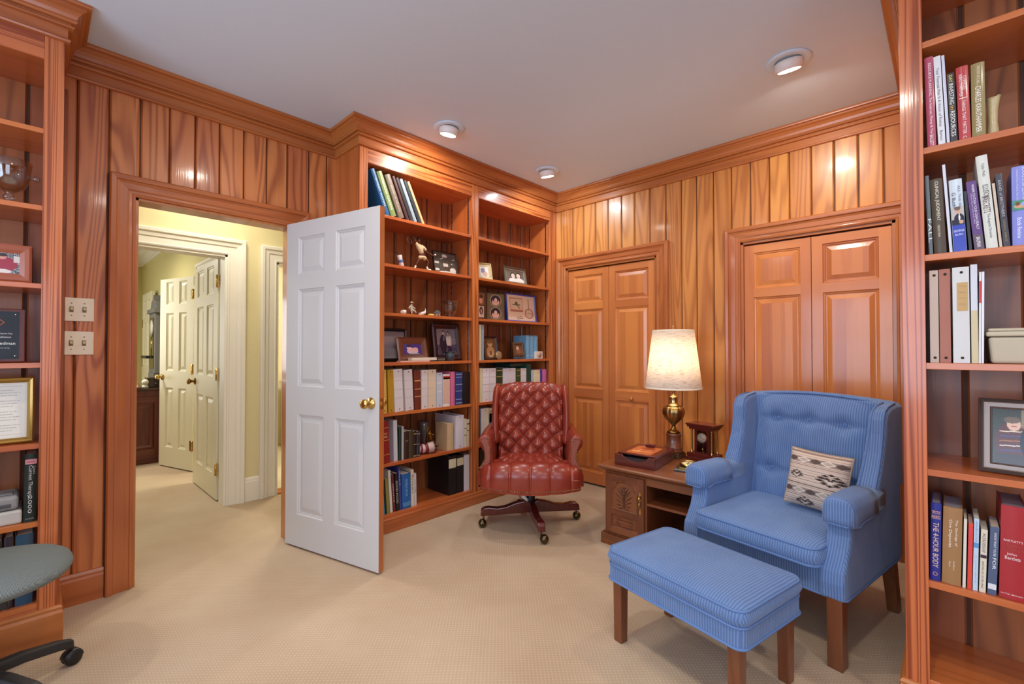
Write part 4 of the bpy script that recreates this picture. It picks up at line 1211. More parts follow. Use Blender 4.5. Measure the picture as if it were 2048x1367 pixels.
# near-left bookcase displays
frame('F', -.100, 1.514, .170, .155, .036, '9c5338', 'wide terracotta-brown box frame with a photo of a person in red', '4a4a52',
      [('n', .3, 'b9b9b4'), ('r', .2, .6, .4, .5, '2f3a4a'), ('e', .55, .45, .36, .32, '9a2438'), ('e', .5, .78, .12, .13, 'c98c7c'), ('e', .5, .86, .14, .08, '3a2620'), ('e', .45, .12, .3, .1, 'd9d0c8'), ('r', .9, .7, .2, .3, 'c9c4bc')], tilt=0, dep=.02, depth=.012, name='photo_box')
b = B(); b.box(-.185, -.013, .002, .10, .0, .155); b.v = [(p[0], p[1], p[2]) for p in b.v]
tag(obj('storage_box', b, plain('1c0f0d', .35), loc=(XB - .058, 0, 1.5145), rot=(0, 0, rad(90)), bevel=.002), 'near-black box behind the terracotta-brown frame', 'box')
r = thing('award_plaque', 'slanted black award plaque with pale lettering on dark wood', 'plaque', (XB - .05, -.110, 1.1855), (rad(-9), 0, rad(90)))
b = B(); b.box(-.16, .078, 0, .016, 0, .225); obj('board', b, MAHO, r, bevel=.003)
b = B(); b.box(-.145, .060, -.003, 0, .012, .212); obj('plate', b, plain('0e0d10', .12, coat=.8), r)
txt('Excellence in Sports Day', r, .004, .118, .075, .0075, -.0036, False, 'c9c4be'); txt('Exhibition', r, .015, .104, .045, .007, -.0036, False, 'c9c4be')
txt('Friedman', r, .020, .078, .060, .012, -.0036, False, 'dcd8d0'); txt('Leadership', r, .012, .058, .045, .007, -.0036, False, 'a9a49c')
b = B(); b.sweep([(-.02, .165), (.0, .185), (.02, .165), (.0, .145)], [(0, 0), (0, -.0012), (-.003, -.0012), (-.003, 0)], lambda a, c, e: (a, -.003 + e, c), True); obj('emblem', b, plain('9a4a20', .4), r)
for x, z in ((.05, .20), (.05, .025)):
    b = B(); b.lathe([(0, 0), (.004, 0), (.003, .002), (0, .003)], 10); b.v = [(p[0] + x, -.003 - p[2], p[1] + z) for p in b.v]; obj('stud', b, STEEL, r)
r = frame('F', -.115, .845, .225, .275, .022, 'b08a3e', 'gilt framed certificate with rows of fine print', 'dcd8c8', [('r', .5, .5, .9, .92, 'e6e3d6'), ('r', .5, .5, .84, .86, 'd0cdbc'), ('r', .5, .5, .82, .84, 'e6e3d6')], tilt=9, dep=.04, depth=.018, metal=.6, name='certificate_frame')
for k in range(16):
    if k in (3, 7, 12): continue
    txt('IN RECOGNITION OF SERVICE'[: 12 + (k * 7) % 12], r, .015, .222 - k * .0112, .07 + .02 * ((k * 5) % 3), .0035, -.0042, False, '8c897c', name='printed_line')
r = thing('label_printer', 'grey plastic desktop printer on the left bookcase', 'printer', (XB - .03, -.095, .5205), rad(90))
b = B(); b.box(-.08, .062, 0, .18, 0, .055); obj('tray', b, plain('c9c7be', .4), r, bevel=.008)
b = B(); b.box(-.078, .052, .01, .17, .057, .115); obj('body', b, plain('9c9a9a', .35), r, bevel=.014, seg=3)
b = B(); b.box(-.03, .03, .002, .02, .072, .085); obj('slot', b, plain('55555a', .3), r, bevel=.002)
b = B(); b.box(-.02, .035, .03, .09, .115, .122); obj('lid', b, plain('7c7c80', .3), r, bevel=.003)
# glass urn (left) and glass vase (far bookcase)
r = thing('glass_urn', 'clear footed glass urn with knob handles, top left', 'vase', (XB - .10, -.085, 1.8435))
b = B(); b.lathe([(0, 0), (.032, 0), (.033, .006), (.022, .012), (.012, .018), (.018, .026), (.021, .034), (.016, .042), (.010, .048), (.018, .056), (.045, .075), (.058, .105), (.064, .15), (.068, .185), (.066, .187), (.062, .15), (.055, .108), (.042, .08), (.016, .062), (0, .060)], 40)
obj('bowl', b, glass(), r)
for s in (-1, 1):
    b = B(); b.lathe([(0, 0), (.006, .0), (.007, .008), (.013, .016), (.013, .024), (.006, .030), (0, .031)], 16)
    T = Matrix.Translation((0, s * .060, .128)) @ Matrix.Rotation(rad(-90 * s), 4, 'X'); b.v = [tuple(T @ Vector(p)) for p in b.v]
    obj('handle', b, glass(), r)
b = B(); b.lathe([(0, 0), (.046, 0), (.048, .006), (.040, .012), (.036, .020), (.052, .035), (.064, .06), (.070, .10), (.078, .128), (.076, .129), (.067, .10), (.060, .06), (.046, .038), (.0, .030)], 40)
tag(obj('glass_vase', b, glass(), loc=(XB - .10, 2.262, 1.4855)), 'clear flared glass vase at the right end of the third shelf', 'vase')


# ------------------------------------------------------------------ figurines and small things
def skin(name, joints, edges, mat, parent, sub=1):
    me = bpy.data.meshes.new(name)
    me.from_pydata([j[:3] for j in joints], edges, [])
    o = bpy.data.objects.new(name, me); C.objects.link(o); o.parent = parent
    md = o.modifiers.new('skin', 'SKIN'); md.use_smooth_shade = True
    if not me.skin_vertices: 
        import bmesh
        bm = bmesh.new(); bm.from_mesh(me); bm.verts.layers.skin.verify(); bm.to_mesh(me); bm.free()
    for sv, j in zip(me.skin_vertices[0].data, joints):
        rr = j[3] if isinstance(j[3], tuple) else (j[3], j[3])
        sv.radius = rr
    me.skin_vertices[0].data[0].use_root = True
    s = o.modifiers.new('sub', 'SUBSURF'); s.levels = sub; s.render_levels = sub
    me.materials.append(mat)
    return o


r = thing('tennis_figurine', 'tennis player figurine in cream shirt and shorts with one arm raised', 'figurine', (XB - .075, 1.975, 1.82), rad(90))
SK = plain('5a2f20', .5); CRM = plain('d6bf98', .7)
J = [(.003, 0, .117, .014), (-.010, 0, .145, .016), (-.018, 0, .172, .019), (-.023, 0, .190, .007), (-.029, -.004, .207, .009), (-.031, -.006, .222, .013), (-.034, -.004, .234, .009),
     (-.045, 0, .184, .008), (-.062, -.004, .212, .006), (-.075, -.006, .238, .005), (-.080, -.008, .247, .006),
     (.018, 0, .172, .008), (.045, -.006, .140, .006), (.085, -.012, .126, .005), (.104, -.014, .124, .006),
     (-.014, 0, .100, .012), (-.034, -.002, .064, .009), (-.052, .004, .030, .006), (-.060, .004, .010, .005), (-.066, -.010, .005, .004),
     (.020, 0, .098, .012), (.052, -.010, .072, .009), (.044, -.004, .036, .006), (.046, -.004, .010, .006), (.070, -.018, .005, .005)]
E_ = [(0, 1), (1, 2), (2, 3), (3, 4), (4, 5), (5, 6), (2, 7), (7, 8), (8, 9), (9, 10), (2, 11), (11, 12), (12, 13), (13, 14), (0, 15), (15, 16), (16, 17), (17, 18), (18, 19), (0, 20), (20, 21), (21, 22), (22, 23), (23, 24)]
skin('body', J, E_, SK, r)
skin('shirt', [(.003, 0, .112, .018), (-.010, 0, .145, .0205), (-.018, 0, .172, .0225), (-.021, 0, .186, .012), (-.045, 0, .186, .012), (-.055, -.003, .204, .010), (.018, 0, .174, .012), (.036, -.005, .150, .010)], [(0, 1), (1, 2), (2, 3), (2, 4), (4, 5), (2, 6), (6, 7)], CRM, r)
skin('shorts', [(.003, 0, .112, .019), (-.014, 0, .096, .017), (-.025, 0, .080, .015), (.022, 0, .096, .017), (.036, -.005, .082, .016)], [(0, 1), (1, 2), (0, 3), (3, 4)], plain('cdb48c', .7), r)
for q in (((-.050, .003, .034, .0078), (-.058, .004, .012, .0075), (-.068, -.012, .007, .006)), ((.0445, -.004, .038, .0078), (.046, -.004, .014, .008), (.072, -.020, .008, .007))):
    skin('sock_and_shoe', list(q), [(0, 1), (1, 2)], plain('e3dccb', .6), r)
b = B(); b.lathe([(0, -.012), (.012, -.006), (.015, .002), (.011, .012), (0, .016)], 14); b.v = [(p[0] - .031, p[1] - .003, p[2] + .228) for p in b.v]; obj('hair', b, plain('1d100c', .7), r)
b = B(); b.cyl((-.078, -.010, .250), (-.100, -.014, .222), .0022, 8)
b.tube([(-.118 + .022 * cos(a_) * .8, -.016 + .01 * sin(a_), .199 + .024 * sin(a_)) for a_ in [2 * pi * k / 16 for k in range(16)]], .002, 6, closed=True); obj('racket', b, plain('3a1c14', .5), r)
b = B(); b.lathe([(0, -.007), (.006, -.004), (.008, 0), (.006, .004), (0, .007)], 14); b.v = [(p[0] + .110, p[1] - .016, p[2] + .131) for p in b.v]; obj('ball', b, plain('efe9de', .6), r)
r = thing('golf_bag_ornament', 'white toy golf bag leaning against the shelf back', 'ornament', (XB - .09, 1.815, 1.8262), (rad(0), rad(-16), rad(90)))
b = B(); b.lathe([(0, 0), (.015, 0), (.017, .01), (.015, .05), (.018, .085), (.016, .087), (0, .080)], 18); obj('bag', b, plain('d9d6d6', .4), r)
b = B(); b.cyl((-.004, 0, .08), (-.014, 0, .105), .002, 6); b.box(-.026, -.010, -.004, .004, .10, .108); b.cyl((.004, 0, .08), (0, 0, .1), .002, 6); obj('club', b, plain('2d3230', .3, .5), r)
b = B(); b.lathe([(.0172, .035), (.0185, .038), (.0185, .05), (.017, .053)], 18); obj('blue_band', b, plain('5a74b0', .5), r)
book('F', 1.625, 1.82, .012, .105, -22, '9fb4c8', 'small grey-blue booklet leaning by the door edge above the small figures', 'soft', depth=.08)
r = thing('ceramic_cup', 'tiny white cup at the left of the third shelf', 'cup', (XB - .06, 1.812, 1.4855))
b = B(); b.lathe([(0, 0), (.014, 0), (.018, .012), (.017, .03), (.015, .03), (.014, .006), (0, .005)], 20); obj('bowl', b, plain('e6e0d8', .3), r)
b = B(); b.tube([(0, -.015 - .012 * sin(pi * k / 6), .006 + .018 * k / 6) for k in range(7)], .0025, 6); obj('handle', b, plain('e6e0d8', .3), r)
r = thing('baseball_figurine', 'small seated ballplayer figurine with a cap', 'figurine', (XB - .06, 1.875, 1.4855), rad(90))
skin('body', [(0, 0, .036, .011), (0, 0, .058, .012), (0, 0, .070, .006), (0, -.002, .082, .008), (-.018, 0, .056, .005), (-.024, -.006, .040, .004), (.016, -.004, .052, .005), (.026, -.014, .044, .004), (0, -.004, .018, .006), (0, -.006, .004, .005), (.020, -.014, .030, .006), (.030, -.018, .012, .005)], [(0, 1), (1, 2), (2, 3), (1, 4), (4, 5), (1, 6), (6, 7), (0, 8), (8, 9), (0, 10), (10, 11)], plain('c9bfae', .6), r)
b = B(); b.lathe([(0, 0), (.010, 0), (.009, .006), (0, .010)], 14); b.box(-.007, .007, -.018, 0, 0, .002); b.v = [(p[0], p[1] - .002, p[2] + .086) for p in b.v]; obj('cap', b, plain('e3dccb', .6), r)
r = thing('rabbit_ornament', 'tiny white animal ornament with raised ears', 'figurine', (XB - .06, 1.975, 1.4855), rad(90))
skin('body', [(0, 0, .014, .014), (.020, 0, .024, .010), (.022, 0, .042, .003), (.024, 0, .054, .002), (-.02, 0, .010, .008)], [(0, 1), (1, 2), (2, 3), (0, 4)], plain('e3e0dd', .5), r)
b = B(); b.box(-.038, -.020, -.012, .006, 0, .018); obj('basket', b, plain('d6cfc4', .6), r, bevel=.002)
b = B(); b.lathe([(0, 0), (.020, 0), (.026, .006), (.018, .014), (0, .017)], 18)
tag(obj('pebble_ornament', b, plain('e3c75a', .5), loc=(XB - .055, 2.045, 1.4855)), 'small yellow rounded ornament beside the toy house', 'ornament')
r = thing('toy_house', 'miniature house with a grey roof on the third shelf', 'figurine', (XB - .06, 2.105, 1.4855), rad(90))
b = B(); b.box(-.018, .018, -.014, .014, 0, .026); obj('walls', b, plain('a5968c', .6), r)
b = B(); b.prism([(-.024, .024), (.024, .024), (0, .046)], lambda a, c, d: (a, d, c), -.017, .017); obj('roof', b, plain('5f6468', .6), r)
b = B(); b.box(-.004, .004, -.0155, -.014, 0, .016); obj('door', b, plain('5a2f20', .6), r)
# on the fourth shelf, left bay
b = B(); b.box(-.12, .12, -.028, .028, 0, .008)
tag(obj('greeting_card', b, plain('e0b5ab', .6), loc=(XB - .045, 1.885, 1.1455), rot=(0, 0, rad(86))), 'pale pink card lying flat under the white box', 'card')
b = B(); b.box(-.11, .11, -.026, .026, 0, .020)
tag(obj('flat_box', b, plain('ddd4c4', .4), loc=(XB - .047, 1.965, 1.1540), rot=(0, 0, rad(90)), bevel=.002), 'long flat cream box lying before the brown wooden frame', 'box')
r = thing('trinket_box', 'small black and cream patterned box on the fourth shelf', 'box', (XB - .05, 2.120, 1.1455), rad(90))
pm = plain('2b2a26', .4)
obj('body', cuboid(.07, .05, .020), pm, r, bevel=.002)
obj('lid', cuboid(.073, .053, .009, (0, 0, .020)), plain('3a3832', .35), r, bevel=.002)
b = B()
for k in range(5): b.tube([(-.028 + k * .014 + .004 * cos(a_), -.0262, .013 + .005 * sin(a_)) for a_ in [2 * pi * q / 8 for q in range(8)]], .0008, 5, closed=True)
obj('scroll_pattern', b, plain('cfc8b8', .4), r)
r = thing('votive_cup', 'dark blue-grey speckled votive cup in front of the dark red frame', 'cup', (XB - .04, 2.215, 1.1455))
b = B(); b.lathe([(0, 0), (.026, 0), (.036, .03), (.040, .066), (.037, .068), (.033, .03), (.024, .006), (0, .005)], 28); obj('bowl', b, plain('3a4a55', .3, coat=.5, bump=1.0, bscale=260), r)
b = B(); b.lathe([(.039, .060), (.042, .064), (.041, .070), (.037, .070)], 28); obj('rim', b, plain('1f2a30', .3), r)
# on the sixth shelf, left bay
r = thing('trophy_figure', 'golden figure trophy on a black base', 'trophy', (XB - .14, 2.10, .4605), rad(90))
GD = plain('c39a45', .22, 1)
b = B(); b.lathe([(0, 0), (.024, 0), (.024, .016), (.018, .02), (.018, .05), (.022, .056), (0, .058)], 20); obj('base', b, GD, r)
skin('figure', [(0, 0, .10, .010), (0, 0, .125, .012), (0, 0, .142, .005), (0, 0, .156, .008), (-.02, 0, .13, .004), (-.026, 0, .155, .003), (-.012, 0, .182, .004), (.018, 0, .122, .004), (.030, -.01, .11, .003), (-.008, 0, .078, .006), (-.008, 0, .057, .005), (.012, -.004, .078, .006), (.014, 0, .057, .005)], [(0, 1), (1, 2), (2, 3), (1, 4), (4, 5), (5, 6), (1, 7), (7, 8), (0, 9), (9, 10), (0, 11), (11, 12)], GD, r)
b = B(); b.lathe([(0, 0), (.03, 0), (.03, .01), (0, .012)], 20, c=(0, .0, 0)); b.v = [(p[0], p[1] + .0, p[2]) for p in b.v]
obj('foot_plate', b, BLACK, r)
b = B(); b.lathe([(0, 0), (.034, 0), (.022, .01), (.012, .05), (.018, .10), (.036, .18), (.038, .215), (.035, .215), (.014, .10), (0, .06)], 28)
tag(obj('fluted_vase', b, plain('7d7a78', .2, .5, coat=.4), loc=(XB - .22, 2.10, .4605), rot=(0, rad(0), 0)), 'dark silvery flared vase behind the golden trophy', 'vase')
r = thing('wrapped_bouquet', 'red and white striped cone wrapper with brown pods lying on the sixth shelf', 'ornament', (XB - .055, 1.945, .4605), (0, 0, rad(90)))
b = B(); b.tube([(0, .02, .042), (.06, .01, .042), (.115, 0, .044)], [.030, .034, .041], 20); obj('wrapper', b, plain('d0b9b4', .5), r)
b = B(); b.tube([(.045, .012, .042), (.075, .008, .042)], [.0338, .0365], 20); b.tube([(.01, .018, .042), (.025, .016, .042)], [.0312, .033], 20); obj('red_stripe', b, plain('7c2030', .5), r)
b = B()
for k in range(26):
    a_ = random.uniform(0, 2 * pi); q = sqrt(random.random()) * .036
    rr = random.uniform(.008, .011)
    b.lathe([(0, -rr), (rr * .8, -rr * .6), (rr, 0), (rr * .8, rr * .6), (0, rr)], 8, c=(.128 + random.uniform(-.01, .016), q * cos(a_), .046 + q * sin(a_)))
o = obj('pods', b, plain('5f3324', .5), r); o['kind'] = 'stuff'

# on the right-hand bookcase
r = thing('carved_stone_vase', 'cream and ochre carved stone vase at the right of the second shelf', 'vase', (.112, YC + .10, 1.9005))
b = B(); b.lathe([(0, 0), (.013, 0), (.0145, .01), (.0125, .06), (.012, .10), (.0145, .128), (.0165, .137), (.013, .135), (0, .12)], 28, smooth=True)
b.v = [(p[0] * (1 + .12 * sin(p[2] * 90)) + (.004 if p[2] > .128 and p[0] > 0 else 0), p[1], p[2] + (.004 if p[2] > .12 and p[0] > .005 else 0)) for p in b.v]
obj('body', b, plain('cbb888', .3, coat=.5, bump=.9, bscale=70), r)
b = B(); b.lathe([(0, 0), (.017, 0), (.016, .004), (0, .005)], 24); obj('foot', b, plain('a98b4e', .3), r)
r = thing('storage_tub', 'beige plastic tub with a lid on the middle shelf', 'storage box', (.0925, YC + .03, 1.1955))
TUB = plain('b9ae95', .45)
b = B(); b.loft([[(.006, .006, 0), (.150, .006, 0), (.150, .20, 0), (.006, .20, 0)], [(.0, 0, .082), (.156, 0, .082), (.156, .206, .082), (0, .206, .082)]], smooth=False)
obj('tub', b, TUB, r, bevel=.008, seg=3)
b = B(); b.box(-.005, .161, -.005, .211, .083, .098); b.box(-.001, .157, -.001, .207, .098, .108); obj('lid', b, plain('bdb298', .45), r, bevel=.006, seg=3)
r = thing('silver_picture_frame', 'ribbed silver frame with a photo of a couple in evening dress', 'picture frame', (.185, YC + .075, .8530), (rad(-10), 0, rad(-6)))
SIL = plain('8a7c74', .42, .75)
fw, fh = .235, .232
b = B(); b.sweep([(-fw / 2, 0), (-fw / 2, fh), (fw / 2, fh), (fw / 2, 0)], [(0, .004), (0, -.004), (-.002, -.008), (-.004, -.005), (-.006, -.009), (-.008, -.006), (-.010, -.010), (-.013, -.0065), (-.016, -.006), (-.026, -.006), (-.028, -.009), (-.031, -.006), (-.031, .003)], lambda a, c, e: (a, e, c), True)
obj('frame', b, SIL, r)
b = B(); b.box(-fw / 2 + .002, fw / 2 - .002, .002, .009, .002, fh - .002); obj('backing', b, plain('1c1a1a', .8), r)
pic(r, fw - .06, fh - .06, '3f4238', [('n', .35, '2c3a2c'), ('r', .42, .8, .12, .5, '8a7a5e'), ('r', .8, .7, .5, .6, '6e5a44'), ('e', .24, .40, .20, .36, '5a2a1e')] + [('l', .10, .16 + k * .085, .40, .18 + k * .085, .018, c) for k, c in enumerate(('c9a06a', '3a4a8c', 'dcd3c4', 'a86a3c', '3a4a8c', 'd9c9b0'))] + [('r', .22, .08, .36, .22, '3b302a'), ('e', .27, .72, .085, .11, 'd9b49a'), ('e', .25, .80, .10, .06, '6b5a48'), ('e', .60, .42, .26, .42, '17141c'), ('d', .55, .46, .08, .26, 'b9cfe0'), ('e', .53, .80, .09, .12, 'dcb49c'), ('e', .53, .89, .09, .045, '5a4638'), ('l', .46, .22, .6, .26, .05, 'd9ae94'), ('l', .49, .635, .57, .635, .025, '0c0b0e'), ('l', .24, .69, .30, .69, .01, '9a4a40'), ('l', .50, .76, .56, .76, .01, '9a5a4c')], 110, 'photograph', -.001, z0=.03)
b = B(); b.box(-.03, .03, .0, .003, -.166, 0, T=Matrix.Translation((0, .009, .17)) @ Matrix.Rotation(rad(24), 4, 'X')); obj('stand', b, plain('1c1a1a', .8), r)


# ------------------------------------------------------------------ soft furniture helpers
def rrect(w, d, r, z, n=6, cx=0, cy=0):
    r = max(.0005, min(r, w / 2 - .0005, d / 2 - .0005))
    pts = []
    for k, (sx, sy) in enumerate(((1, 1), (-1, 1), (-1, -1), (1, -1))):
        for i in range(n + 1):
            a = pi / 2 * (k + i / n)
            pts.append((cx + sx * (w / 2 - r) + r * cos(a), cy + sy * (d / 2 - r) + r * sin(a), z))
    return pts


def puffbox(w, d, z0, z1, r=.04, puff=.015, bulge=.008, cx=0, cy=0):
    h = z1 - z0; S_ = []
    for ins, z, rr in ((.012, z0, .8), (.002, z0 + h * .12, 1), (-bulge, z0 + h * .5, 1), (.0, z1 - h * .1, 1), (.007, z1, .9), (.030, z1 + puff * .45, 1), (.08, z1 + puff * .8, 1.2), (.14, z1 + puff * .97, 1.3)):
        S_.append(rrect(w - 2 * ins, d - 2 * ins, r * rr, z, 6, cx, cy))
    m = min(w, d)
    for q in (.5, .8, .97):
        ins = .14 + (m / 2 - .141) * q
        if ins > .14: S_.append(rrect(w - 2 * ins, d - 2 * ins, r * 1.3, z1 + puff, 6, cx, cy))
    b = B(); b.loft(S_)
    return b


def loopipe(w, d, z, r, pr=.005, cx=0, cy=0):
    b = B(); pts = []
    for p in rrect(w, d, r, z, 6, cx, cy):
        if not pts or (Vector(p) - Vector(pts[-1])).length > .001: pts.append(p)
    b.tube(pts, pr, 8, closed=True)
    return b


def surf(nu, nv, fn):
    vs = [fn(i / nu, j / nv) for j in range(nv + 1) for i in range(nu + 1)]
    fs = [(j * (nu + 1) + i, j * (nu + 1) + i + 1, (j + 1) * (nu + 1) + i + 1, (j + 1) * (nu + 1) + i) for j in range(nv) for i in range(nu)]
    b = B(); b.add(vs, fs, 'z', .5, True)
    return b


# ------------------------------------------------------------------ red leather executive chair
def leather():
    m = bpy.data.materials.new('oxblood_leather')
    t, b = nt(m)
    tc = t.nodes.new('ShaderNodeTexCoord')
    n = t.nodes.new('ShaderNodeTexNoise'); n.inputs['Scale'].default_value = 9; n.inputs['Detail'].default_value = 3
    t.links.new(tc.outputs['Object'], n.inputs['Vector'])
    t.links.new(mixc(t, n.outputs['Fac'], hexl('701f14'), hexl('9a3c28')), b.inputs['Base Color'])
    v = t.nodes.new('ShaderNodeTexVoronoi'); v.inputs['Scale'].default_value = 420
    t.links.new(tc.outputs['Object'], v.inputs['Vector'])
    bp = t.nodes.new('ShaderNodeBump'); bp.inputs['Strength'].default_value = .12; bp.inputs['Distance'].default_value = .001
    t.links.new(v.outputs['Distance'], bp.inputs['Height']); t.links.new(bp.outputs['Normal'], b.inputs['Normal'])
    b.inputs['Roughness'].default_value = .33
    b.inputs['Coat Weight'].default_value = .22; b.inputs['Coat Roughness'].default_value = .2
    return m


LEA = leather()
NAIL = plain('b08a5a', .3, 1)
lc = thing('executive_chair', 'oxblood leather button-tufted swivel chair with nailhead trim', 'chair', (-2.15, 2.44, 0), rad(41))


def pillow(a, b2):
    return (abs(sin(pi * a)) * abs(sin(pi * b2))) ** .42


def prof(t):
    """front of the backrest: y,z and outward normal"""
    P0, P1 = Vector((.085, .43)), Vector((.185, .935)); c = P1 + Vector((.055, -.010))
    L = (P1 - P0).length; A = .055 * rad(105); s = t * (L + A)
    if s <= L:
        p = P0 + (P1 - P0) * (s / L); d = (P1 - P0).normalized()
        return p.x, p.y, Vector((-d.y, d.x)), s
    a = (s - L) / .055; d = (P1 - P0).normalized(); n0 = math.atan2(d.x, -d.y)
    ang = n0 - a
    n = Vector((cos(ang), sin(ang)))
    c = P1 - Vector((-d.y, d.x)) * .055
    return c.x + n.x * .055, c.y + n.y * .055, n, s


def backf(u, v):
    x = (u - .5) * .47
    y, z, n, s = prof(v)
    h = .036 * pillow(x / .107 + s / .112, x / .107 - s / .112) * (1 if s < .50 else max(.25, 1 - (s - .50) / .07))
    e = min(1, (1 - abs(x) / .235) / .10)
    h *= max(0, e) ** .5
    ex = abs(x) / .235
    return (x, y + n.x * h - .035 * ex ** 3, z + n.y * h - .028 * ex ** 4)


obj('backrest', surf(110, 130, backf), LEA, lc)
b = B()
for j in range(0, 12):
    for i in range(-5, 6):
        if (i + j) % 2: continue
        x = i * .107 / 2; s = j * .112 / 2
        if abs(x) > .215 or s < .03 or s > .545: continue
        y, z, n, _ = prof(s / (sqrt(.1 ** 2 + .505 ** 2) + .055 * rad(105)))
        ex = abs(x) / .235
        bb = B(); bb.lathe([(0, .006), (.006, .004), (.007, .0), (.006, -.003)], 10)
        q = Vector((0, n.x, n.y)).to_track_quat('Z', 'Y').to_matrix().to_4x4()
        T = Matrix.Translation((x, y - .035 * ex ** 3, z - .028 * ex ** 4)) @ q
        bb.v = [tuple(T @ Vector(p)) for p in bb.v]
        obj('tuft_button', bb, LEA, lc)
b = B()
pf = [(.10, .33), (.135, .60), (.20, .94), (.235, .962), (.275, .945), (.285, .90), (.24, .60), (.20, .33)]
b.loft([[(x, y + (.02 if abs(x) > .25 else 0), z - (.022 if abs(x) > .25 else 0)) for y, z in pf] for x in (-.268, -.235, -.1, 0, .1, .235, .268)], smooth=True)
obj('back_shell', b, LEA, lc, bevel=.01)
for s in (-1, 1):
    secs = []
    for k in range(15):
        q = k / 14; z = .56 + .415 * q
        f = 1 if q < .82 else sqrt(max(.0, 1 - ((q - .82) / .18) ** 2)) * .95 + .05
        cx = s * (.250 + .012 * sin(q * pi)); cy = .115 + .10 * q; rx = .029 * (.35 + .65 * f); ry = (.100 - .018 * q) * (.3 + .7 * f)
        secs.append([(cx + rx * cos(a_), cy + ry * sin(a_), z) for a_ in [2 * pi * i / 20 for i in range(20)]])
    b = B(); b.loft(secs); obj('wing', b, LEA, lc)
    # arm
    arc = [(.305 + .043 * cos(rad(a_)), .622 + .043 * sin(rad(a_))) for a_ in range(165, -75, -20)]
    out = [(.245, .36), (.250, .50), (.256, .585)] + arc + [(.312, .560), (.303, .520), (.312, .475), (.338, .440), (.352, .40), (.352, .33), (.245, .33)]

    def sec(y, k, lift=0, inn=0):
        return [(s * (k[0] + (x - k[0]) * k[1]), y, z + lift * max(0, (z - .5)) * 4) for x, z in out]
    secs = [[(s * (.30 + (x - .30) * .93), y, .45 + (z - .45) * .95) for x, z in out] for y in (-.222,)] + [[(s * x, y, z) for x, z in out] for y in (-.214, -.15, -.05, .05)] + [[(s * (x - .012), .13, z + .012 * (z > .55)) for x, z in out], [(s * (x - .02), .20, z + .02 * (z > .55)) for x, z in out]]
    b = B(); b.loft(secs); obj('arm', b, LEA, lc)
    cen = [(.303, .615), (.290, .585), (.284, .545), (.284, .505), (.297, .468), (.318, .440)]
    wid = [.024, .022, .018, .018, .020, .026]
    L_ = [(c[0] - w_, c[1]) for c, w_ in zip(cen, wid)]; R_ = [(c[0] + w_, c[1] + .004) for c, w_ in zip(cen, wid)]
    top = [(.303 + .026 * cos(rad(a_)), .622 + .026 * sin(rad(a_))) for a_ in range(170, 5, -20)]
    poly = L_[::-1] + top + R_
    b = B(); b.prism([(s * x, z) for x, z in poly], lambda a, c, d: (a, d, c), -.221, -.231)
    obj('arm_front_panel', b, plain('8a4634', .5, bump=1.5, bscale=120), lc, bevel=.003)
    b = B()
    pts = [Vector((x, 0, z)) for x, z in poly]
    acc = 0
    for p, q in zip(pts[:-1], pts[1:]):
        L2 = (q - p).length
        while acc < L2:
            c_ = p + (q - p) * (acc / L2)
            b.lathe([(0, .0055), (.0035, .004), (.005, 0)], 8, c=(0, 0, 0)); nv_ = 3 * 8
            for i in range(len(b.v) - nv_, len(b.v)):
                v_ = b.v[i]; b.v[i] = (s * c_.x + v_[0], -.230 - v_[2], c_.z + v_[1])
            acc += .0115
        acc -= L2
    obj('nailhead_trim', b, NAIL, lc)


def seatf(u, v):
    # profile: back -> front top -> rounded nose -> down
    Lt, A, Lf = .36, .075 * pi / 2, .10
    s = v * (Lt + A + Lf)
    if s < Lt: y, z, n = .13 - s, .468 + .012 * s / Lt, (0, 1)
    elif s < Lt + A:
        a = (s - Lt) / .075; y = -.23 - .075 * sin(a); z = .480 - .075 * (1 - cos(a)); n = (-sin(a), cos(a))
    else: y, z, n = -.305, .405 - (s - Lt - A) * (1 - .32 * (u * 2 - 1) ** 2), (-1, 0)
    k = min(1, max(0, (.02 - y) / .24)); hw = .235 + .095 * (k * k * (3 - 2 * k))
    x = (u * 2 - 1) * hw; xx = (u * 2 - 1)
    X_ = xx * .30
    top = min(1, max(0, (Lt - .02 - s) / .05))
    h = .024 * pillow(X_ / .12 + (s + .03) / .13, X_ / .12 - (s + .03) / .13)
    hf = .016 * abs(sin(pi * (X_ / .12 + (0.0)))) ** .35 if True else 0
    hh_ = h * top + hf * (1 - top) * min(1, 1.2 - .5 * max(0, s - Lt - A) / Lf)
    hh_ *= min(1, (1 - abs(xx)) / .06) ** .5
    edge = .03 * abs(xx) ** 4
    return (x, y + n[0] * hh_ - .030 * (1 - xx * xx) * k + .05 * k * abs(xx) ** 6, z + n[1] * hh_ - edge * (1 if s < Lt + A else .6))


obj('seat_cushion', surf(120, 100, seatf), LEA, lc)
b = B()
fr_ = [(x_, -.300 - .030 * (1 - (x_ / .33) ** 2) + .05 * abs(x_ / .33) ** 6) for x_ in [-.33 + .66 * k / 16 for k in range(17)]]
loop = fr_ + [(.335, .10), (.25, .20), (-.25, .20), (-.335, .10)]
b.loft([[(x * .95, y * .93, z) for x, y in loop] for z in (.335, .36)], smooth=False)
b.loft([[(x * .88, y * .86, z) for x, y in loop] for z in (.300, .42)], smooth=False)
obj('seat_base', b, LEA, lc, bevel=.006)
b = B()
for k in range(60):
    p_ = seatf(.02 + .96 * k / 59, .965)
    b.lathe([(0, .0055), (.0035, .004), (.005, 0)], 8)
    for i in range(len(b.v) - 24, len(b.v)):
        v_ = b.v[i]; b.v[i] = (p_[0] + v_[0], p_[1] - v_[2], p_[2] + v_[1])
obj('nailhead_trim', b, NAIL, lc)
